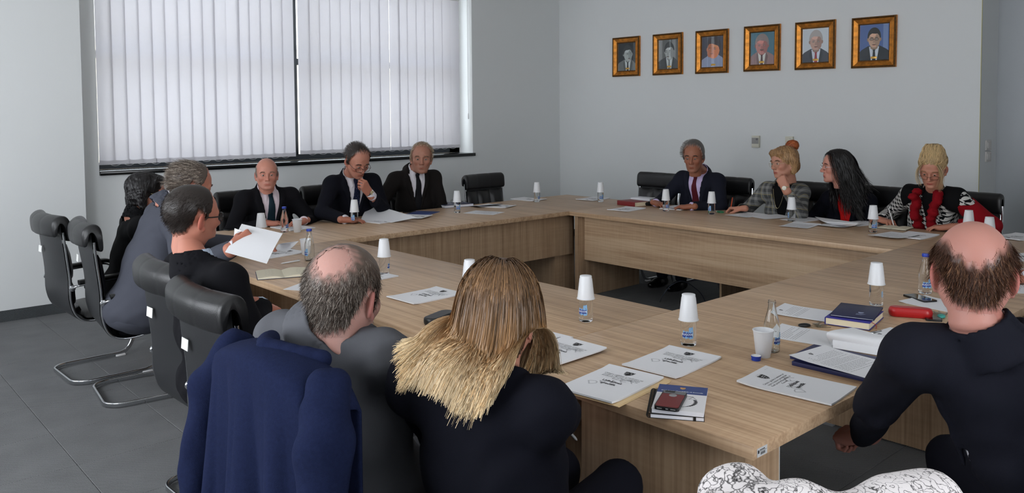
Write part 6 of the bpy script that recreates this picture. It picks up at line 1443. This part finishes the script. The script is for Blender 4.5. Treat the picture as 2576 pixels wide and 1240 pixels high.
p=onz(1062,537,ZT); bf=book('thin blue folder under the guideline near the lifted page',p,.21,.28,.004,-60,BLUEC,BOOKW,ZT+.0004)
def slab_phone(label,px,py,deg,w=.07,h=.145,t=.008,z=ZT+.0003):
    p=onz(px,py,z); r=empty('smartphone',p,R(deg),label,'phone'); mk('body',MB().add(*prism(rrect(w,h,.009,4),0,t)),BLKPL,r,30); mk('screen',MB().add(*prism(rrect(w-.005,h-.005,.007,4),t,t+.0005)),mat('dark phone glass',srgb(14,15,18),.08),r,30); return r
slab_phone('black smartphone lying before the capped bottle beside the bald man',2314,752,-30); slab_phone('black smartphone at the blue folder on the window side',1030,533,-60); slab_phone('black smartphone at the left end of the window table',588,577,-75)
# red glasses case, black cases, keys, pens
def case(label,px,py,deg,l,w,h,m,z=ZT,open_=False):
    p=onz(px,py,z); r=empty('glasses_case',(p[0],p[1],z+.0005),R(deg),label,'glasses case'); G=Grid((-l/2-.01,-w/2-.01,-.005),(l/2+.01,w/2+.01,h+.01),.003); D=G.new(); cone(G,D,(-l/2+w*.45,0,h*.5),(l/2-w*.45,0,h*.5),w*.48,w*.48,.0); x,y,z_=G.xyz(); D=np.maximum(D,np.abs(z_-h/2)-h/2+.0*x+.003*0); D=D.astype(f32)
    if open_: 
        ellip(G,D,(0,0,h*1.05),(l*.42,w*.36,h*.75),.004,sub=True)
    V,F=surfnet(G,D); V=relax(V,F,3,.5); V[:,2]-=V[:,2].min(); meshobj('shell',V,F,m,r); 
    if not open_: mk('seam',MB().add(*tube([( (l/2-.004)*math.cos(a),(w/2-.003)*math.sin(a),h*.5) for a in np.linspace(0,2*np.pi,40,endpoint=False)],.0008,5,True)),BLKPL,r)
    return r
case('red leather glasses case with silver edge on the near right table',2290,797,-62,.165,.062,.040,REDC); gc=case('open black glasses case with a white cloth',1620,517,150,.16,.07,.036,BLKPL,open_=True)
c_=np.array([0,0,.03]); mk('cleaning_cloth',MB().add(*[q for q in (lambda v,f:(np.stack([v[:,0]*.05,v[:,1]*.028,.026+.02*np.sin(v[:,0]*5+v[:,1]*3)*.5+.012*v[:,2]],1),f))(*rbox(2,2,.4,.2,3))]),PAPER,gc)
case('black rounded case half covered by the blonde hair',1105,808,20,.17,.075,.03,BLKPL)
def keys(label,px,py,deg,fob):
    p=onz(px,py,ZT); r=empty('key_bunch',p,R(deg),label,'keys'); KM=mat('key steel',srgb(150,142,124),.3,.9); a=np.linspace(0,2*np.pi,20,endpoint=False); mk('ring',MB().add(*tube(np.stack([.014*np.cos(a),.014*np.sin(a),.003+0*a],1),.0011,6,True)),KM,r)
    for k,an in enumerate((-20,8,35)):
        T_=Tm((0,0,.001+.0025*k),(0,0,R(an))); mk('key',MB().add(*prism([(.014,-.010),(.03,-.011),(.034,-.004),(.065,-.0035),(.068,0),(.065,.0035),(.034,.004),(.03,.011),(.014,.010)],0,.002),T_),KM,r)
    G=Grid((-.07,-.03,-.002),(-.005,.03,.022),.0025); D=G.new(); ellip(G,D,(-.036,0,.008),(.026,.016,.008),0); V,F=surfnet(G,D); meshobj('fob',V,F,fob,r); return r
keys('bunch of keys with black fob left of the navy folder',2045,822,-35,BLKPL); keys('keys with a teal fob right of the red case',2368,795,20,mat('teal fob',srgb(60,150,140),.5))
slab_phone('dark phone between the red case and the teal keys',2345,800,-62,.06,.12)
def pen(label,A,B,m,m2,r=.0042):
    A=np.array(A);B=np.array(B); o=empty('pen',tuple(A),0,label,'pen'); d=B-A; L_=np.linalg.norm(d); u=d/L_; P=[u*L_*t_ for t_ in (0,.01,.08,.15,.9,.97,1)]
    mk('barrel',MB().add(*tube(P,r,10,scale=[.15,.25,.8,1,1,.9,.5])),m,o,50); mk('clip',MB().add(*tube([u*L_*.66+np.array([0,0,r*1.3]),u*L_*.96+np.array([0,0,r*1.3])],.0012,6)),m2,o); return o
pen('orange pen held by the woman in plaid',Z(1838,527,.012),Z(1846,502,.085)+np.array([-.02,0,.02]),mat('orange pen plastic',srgb(226,86,36),.4),mat('orange clip',srgb(200,60,20),.4)); 
pen('white pen held by the writing blonde woman',(4.16,1.40,.768),(4.24,1.475,.885),WHTPL,CHROME)
pen('white pen lying beside the guideline at the left',Z(706,663,.005),Z(755,655,.005),WHTPL,CHROME); pen('silver pen in the hand of the long haired blonde woman',onz(1452,1108,.66),onz(1418,1070,.72),mat('silver pen',srgb(190,192,196),.3,.5),CHROME); pen('dark pen lying across the half hidden guideline',Z(1362,864,.0085),Z(1412,850,.0085),mat('dark pen',srgb(40,44,70),.4),CHROME,.003)
pen('pen lying in the open planner',Z(768,716,.016),Z(800,708,.012),mat('blue white pen',srgb(200,206,220),.4),CHROME)
p=onz(1812,535,ZT); gb=empty('eraser_box',(p[0],p[1],ZT+.0003),R(60),'small green and white box by the orange pen','box'); mk('sleeve',MB().box((-.03,-.018,0),(.03,.018,.014),.001),mat('green card',srgb(40,120,80),.5),gb); mk('end_piece',MB().box((.03,-.016,.001),(.045,.016,.013),.002),WHTPL,gb)
# books by the man with the red tie
b5=book('dark red covered book with cream pages on the portrait side',onz(1592,516,ZT),.17,.24,.040,-8,DRED,CREAM,ZT+.0005); b6=book('white book lying behind the dark red book',onz(1622,505,ZT),.15,.22,.030,4,BOOKW,BOOKW,ZT+.0005)
# glasses lying on the bound pages
p=onz(1148,511,ZT+.027); gg=empty('reading_glasses',(p[0],p[1],ZT+.025),R(-60),'pair of reading glasses lying on the bound pages','glasses'); mb=MB()
for sg in (-1,1):
    a=np.linspace(0,2*np.pi,20,endpoint=False); mb.add(*tube(np.stack([.033*sg+.025*np.cos(a),0*a,.018+.016*np.sin(a)],1),.0014,6,True)); 
mb.add(*tube([(-.008,0,.02),(0,-.002,.024),(.008,0,.02)],.0014,6)); mk('rims',mb,BLKPL,gg)
for sg in (-1,1): mk('temple',MB().add(*tube([(sg*.058,0,.022),(sg*.062,.05,.022),(sg*.060,.12,.008)],.0013,6)),BLKPL,gg)
# cable on the floor inside the ring of tables
a=np.linspace(0,1,14); P=[onz(1660,760,.0)+np.array([.0,0,.004]),onz(1668,742,.12),onz(1690,716,.20),onz(1722,708,.22),onz(1760,735,.10),onz(1775,760,.004)]; cb=mk('power_cable',MB().add(*tube(spline(P,6)-P[0],.004,6)),mat('dark cable',srgb(60,68,80),.5),None); cb.location=tuple(P[0]); tag(cb,'thin dark cable looping on the floor inside the tables','cable')
st_=empty('stool',(-.50,.34,0),0,'low black stool under the long haired blonde woman','stool'); mk('seat',MB().add(*lathe([(0,.38),(.17,.38),(.19,.40),(.19,.435),(.17,.45),(0,.455)],28)),LEATHER,st_); 
for k in range(4): mk('leg',MB().add(*tube([(.15*math.cos(R(45+90*k)),.15*math.sin(R(45+90*k)),.385),(.18*math.cos(R(45+90*k)),.18*math.sin(R(45+90*k)),0)],.012,8)),CHROME,st_)
# ------------------------------------------------------------------ draped garments
def coat():
    r=empty('navy_coat',chairs['E'].matrix_basis@Vector((.065,0,-.03)),chairs['E'].rotation_euler.z,'navy blue wool coat draped over the back of a chair','coat'); CM=mat('navy wool',srgb(26,33,60),.95,bump=.5,bscale=500,spec=.08,var=.12,vscale=120)
    ny,ns=57,60; ys=np.linspace(-1,1,ny); V=[]
    for i in range(ns):
        t_=i/(ns-1)                                  # 0 front hem .. .22 top .. 1 rear hem
        for y in ys:
            a=abs(y); top=1.040-.055*a**2.2-.05*np.clip((a-.75)/.25,0,1)**2
            hw=.252+.03*np.clip(t_-.3,0,1)
            bow=-.032*(1-y*y)
            if t_<.16: z=.72+(top-.72)*(t_/.16); x=-.322+bow
            elif t_<.30: q=(t_-.16)/.14*math.pi; z=top+.0+.03*math.sin(q)*(1-.4*a); x=-.392-.070*-math.cos(q)*-1+bow; x=-.392+.070*math.cos(q)+bow
            else:
                q=(t_-.30)/.70; z=top-q*.80; x=-.462+bow-.03*q+.0; fo=.024*np.clip(q*2.2,0,1)*(math.sin(y*10+.6+.8*q)+.6*abs(math.sin(y*12+2+q*1.2))**.6-.4); x-=fo; hw+=.012*math.sin(q*3)
            V.append((x,y*hw,z))
    F=np.array([(i*ny+j,i*ny+j+1,(i+1)*ny+j+1,(i+1)*ny+j) for i in range(ns-1) for j in range(ny-1)]); V=np.array(V); Nn=vnormals(V,F); s=np.sign((Nn[:,0]*-(V[:,0]+.39)).sum()); Nn=Nn*(1 if s>0 else -1)
    V2=np.concatenate([V+Nn*.004,V-Nn*.004]); n=len(V); k=ny; q=ns; rim=[i for i in range(k)]+[j*k+k-1 for j in range(1,q)]+[(q-1)*k+i for i in range(k-2,-1,-1)]+[j*k for j in range(q-2,0,-1)]
    F2=np.concatenate([F,F[:,::-1]+n,np.array([(n+a,n+b,b,a) for a,b in zip(rim,rim[1:]+rim[:1])])]); meshobj('coat_body',V2,F2,CM,r)
    for sg in (-1,1):
        G=Grid((-.62,sg*.31-.13,.22),(-.30,sg*.31+.13,1.08),.008); D=G.new(); P=[(-.40,sg*.235,1.0),(-.44,sg*.285,.90),(-.475,sg*.315,.66),(-.47,sg*.32,.42)]; rr=(.058,.066,.058,.05)
        for a,b,ra,rb_ in zip(P[:-1],P[1:],rr[:-1],rr[1:]): cone(G,D,a,b,ra,rb_,.02,lat=(0,1,0),ls=.8)
        x,y,z=G.xyz(); D=(D+.004*np.sin(z*38+y*30+np.sin(x*40)*2)).astype(f32); V,F=surfnet(G,D); meshobj('sleeve',relax(V,F,1,.4),F,CM,r)
    G=Grid((-.50,-.2,.97),(-.28,.2,1.14),.006); D=G.new()
    for a,b in zip(np.linspace(-.13,.13,9)[:-1],np.linspace(-.13,.13,9)[1:]): cone(G,D,(-.40-.03*(1-(a/.13)**2)+.05*abs(a/.13),a,1.062-.02*abs(a/.13)),(-.40-.03*(1-(b/.13)**2)+.05*abs(b/.13),b,1.062-.02*abs(b/.13)),.024,.024,.01)
    V,F=surfnet(G,D); meshobj('collar',relax(V,F,1,.4),F,CM,r)
    return r
coat()
def printed_jacket():
    ch=chairs['H']; r=empty('printed_jacket',ch.matrix_basis@Vector((.065,0,-.018)),ch.rotation_euler.z,'black and white scribble printed jacket draped over the chair at the bottom edge','jacket'); PM=cloth('scribble printed fabric',srgb(222,216,216),.8,'scribble',srgb(22,20,22),1.5)
    G=Grid((-.60,-.36,.55),(-.22,.36,1.15),.009); D=G.new()
    tops=[(.25,.985),(.17,.995),(.09,1.01),(0.02,1.015),(-.05,.985),(-.14,1.01),(-.20,1.01),(-.245,.98)]
    for (y0,z0),(y1,z1) in zip(tops[:-1],tops[1:]):
        cone(G,D,(-.42,y0,z0),(-.42,y1,z1),.040,.040,.03)
        for zz in (.85,.70,.60): cone(G,D,(-.425-.02*(1-zz),y0,zz),(-.425-.02*(1-zz),y1,zz),.052,.052,.09)
    ellip(G,D,(-.365,.095,1.022),(.040,.06,.042),.02); ellip(G,D,(-.43,-.15,1.02),(.05,.08,.03),.03)
    x,y,z=G.xyz(); D=(D+.005*np.sin(26*y+9*np.sin(11*z))*np.sin(15*z+12*y)).astype(f32); V,F=surfnet(G,D); V=relax(V,F,1,.4); meshobj('jacket_body',V,F,PM,r)
    # lapel with black piping
    P=[(-.470,.262,1.026),(-.488,.18,1.032),(-.493,.10,1.046),(-.491,.04,1.048),(-.494,-.01,1.036),(-.490,-.06,1.008)]
    mk('piping',MB().add(*tube(spline(P,6),.0045,8)),BLKPL,r)
    A=spline(P,6); k=len(A); B=A+np.array([-.018,0,-.055]); V=np.concatenate([A,(A+B)/2+np.array([-.012,0,0]),B]); F=[(j*k+i,j*k+i+1,(j+1)*k+i+1,(j+1)*k+i) for j in range(2) for i in range(k-1)]; V2=np.concatenate([V,V+np.array([.006,0,0])]); n=3*k
    mb=MB(); mb.add(V2,F+[tuple(n+q for q in f[::-1]) for f in F]); mk('lapel',mb,PM,r,60)
    mb=MB(); mb.add(*tube([(-.492,.205,1.012),(-.480,.205,.985),(-.486,.205,.96)],.006,8)); mk('loop',mb,BLKPL,r); return r
printed_jacket()
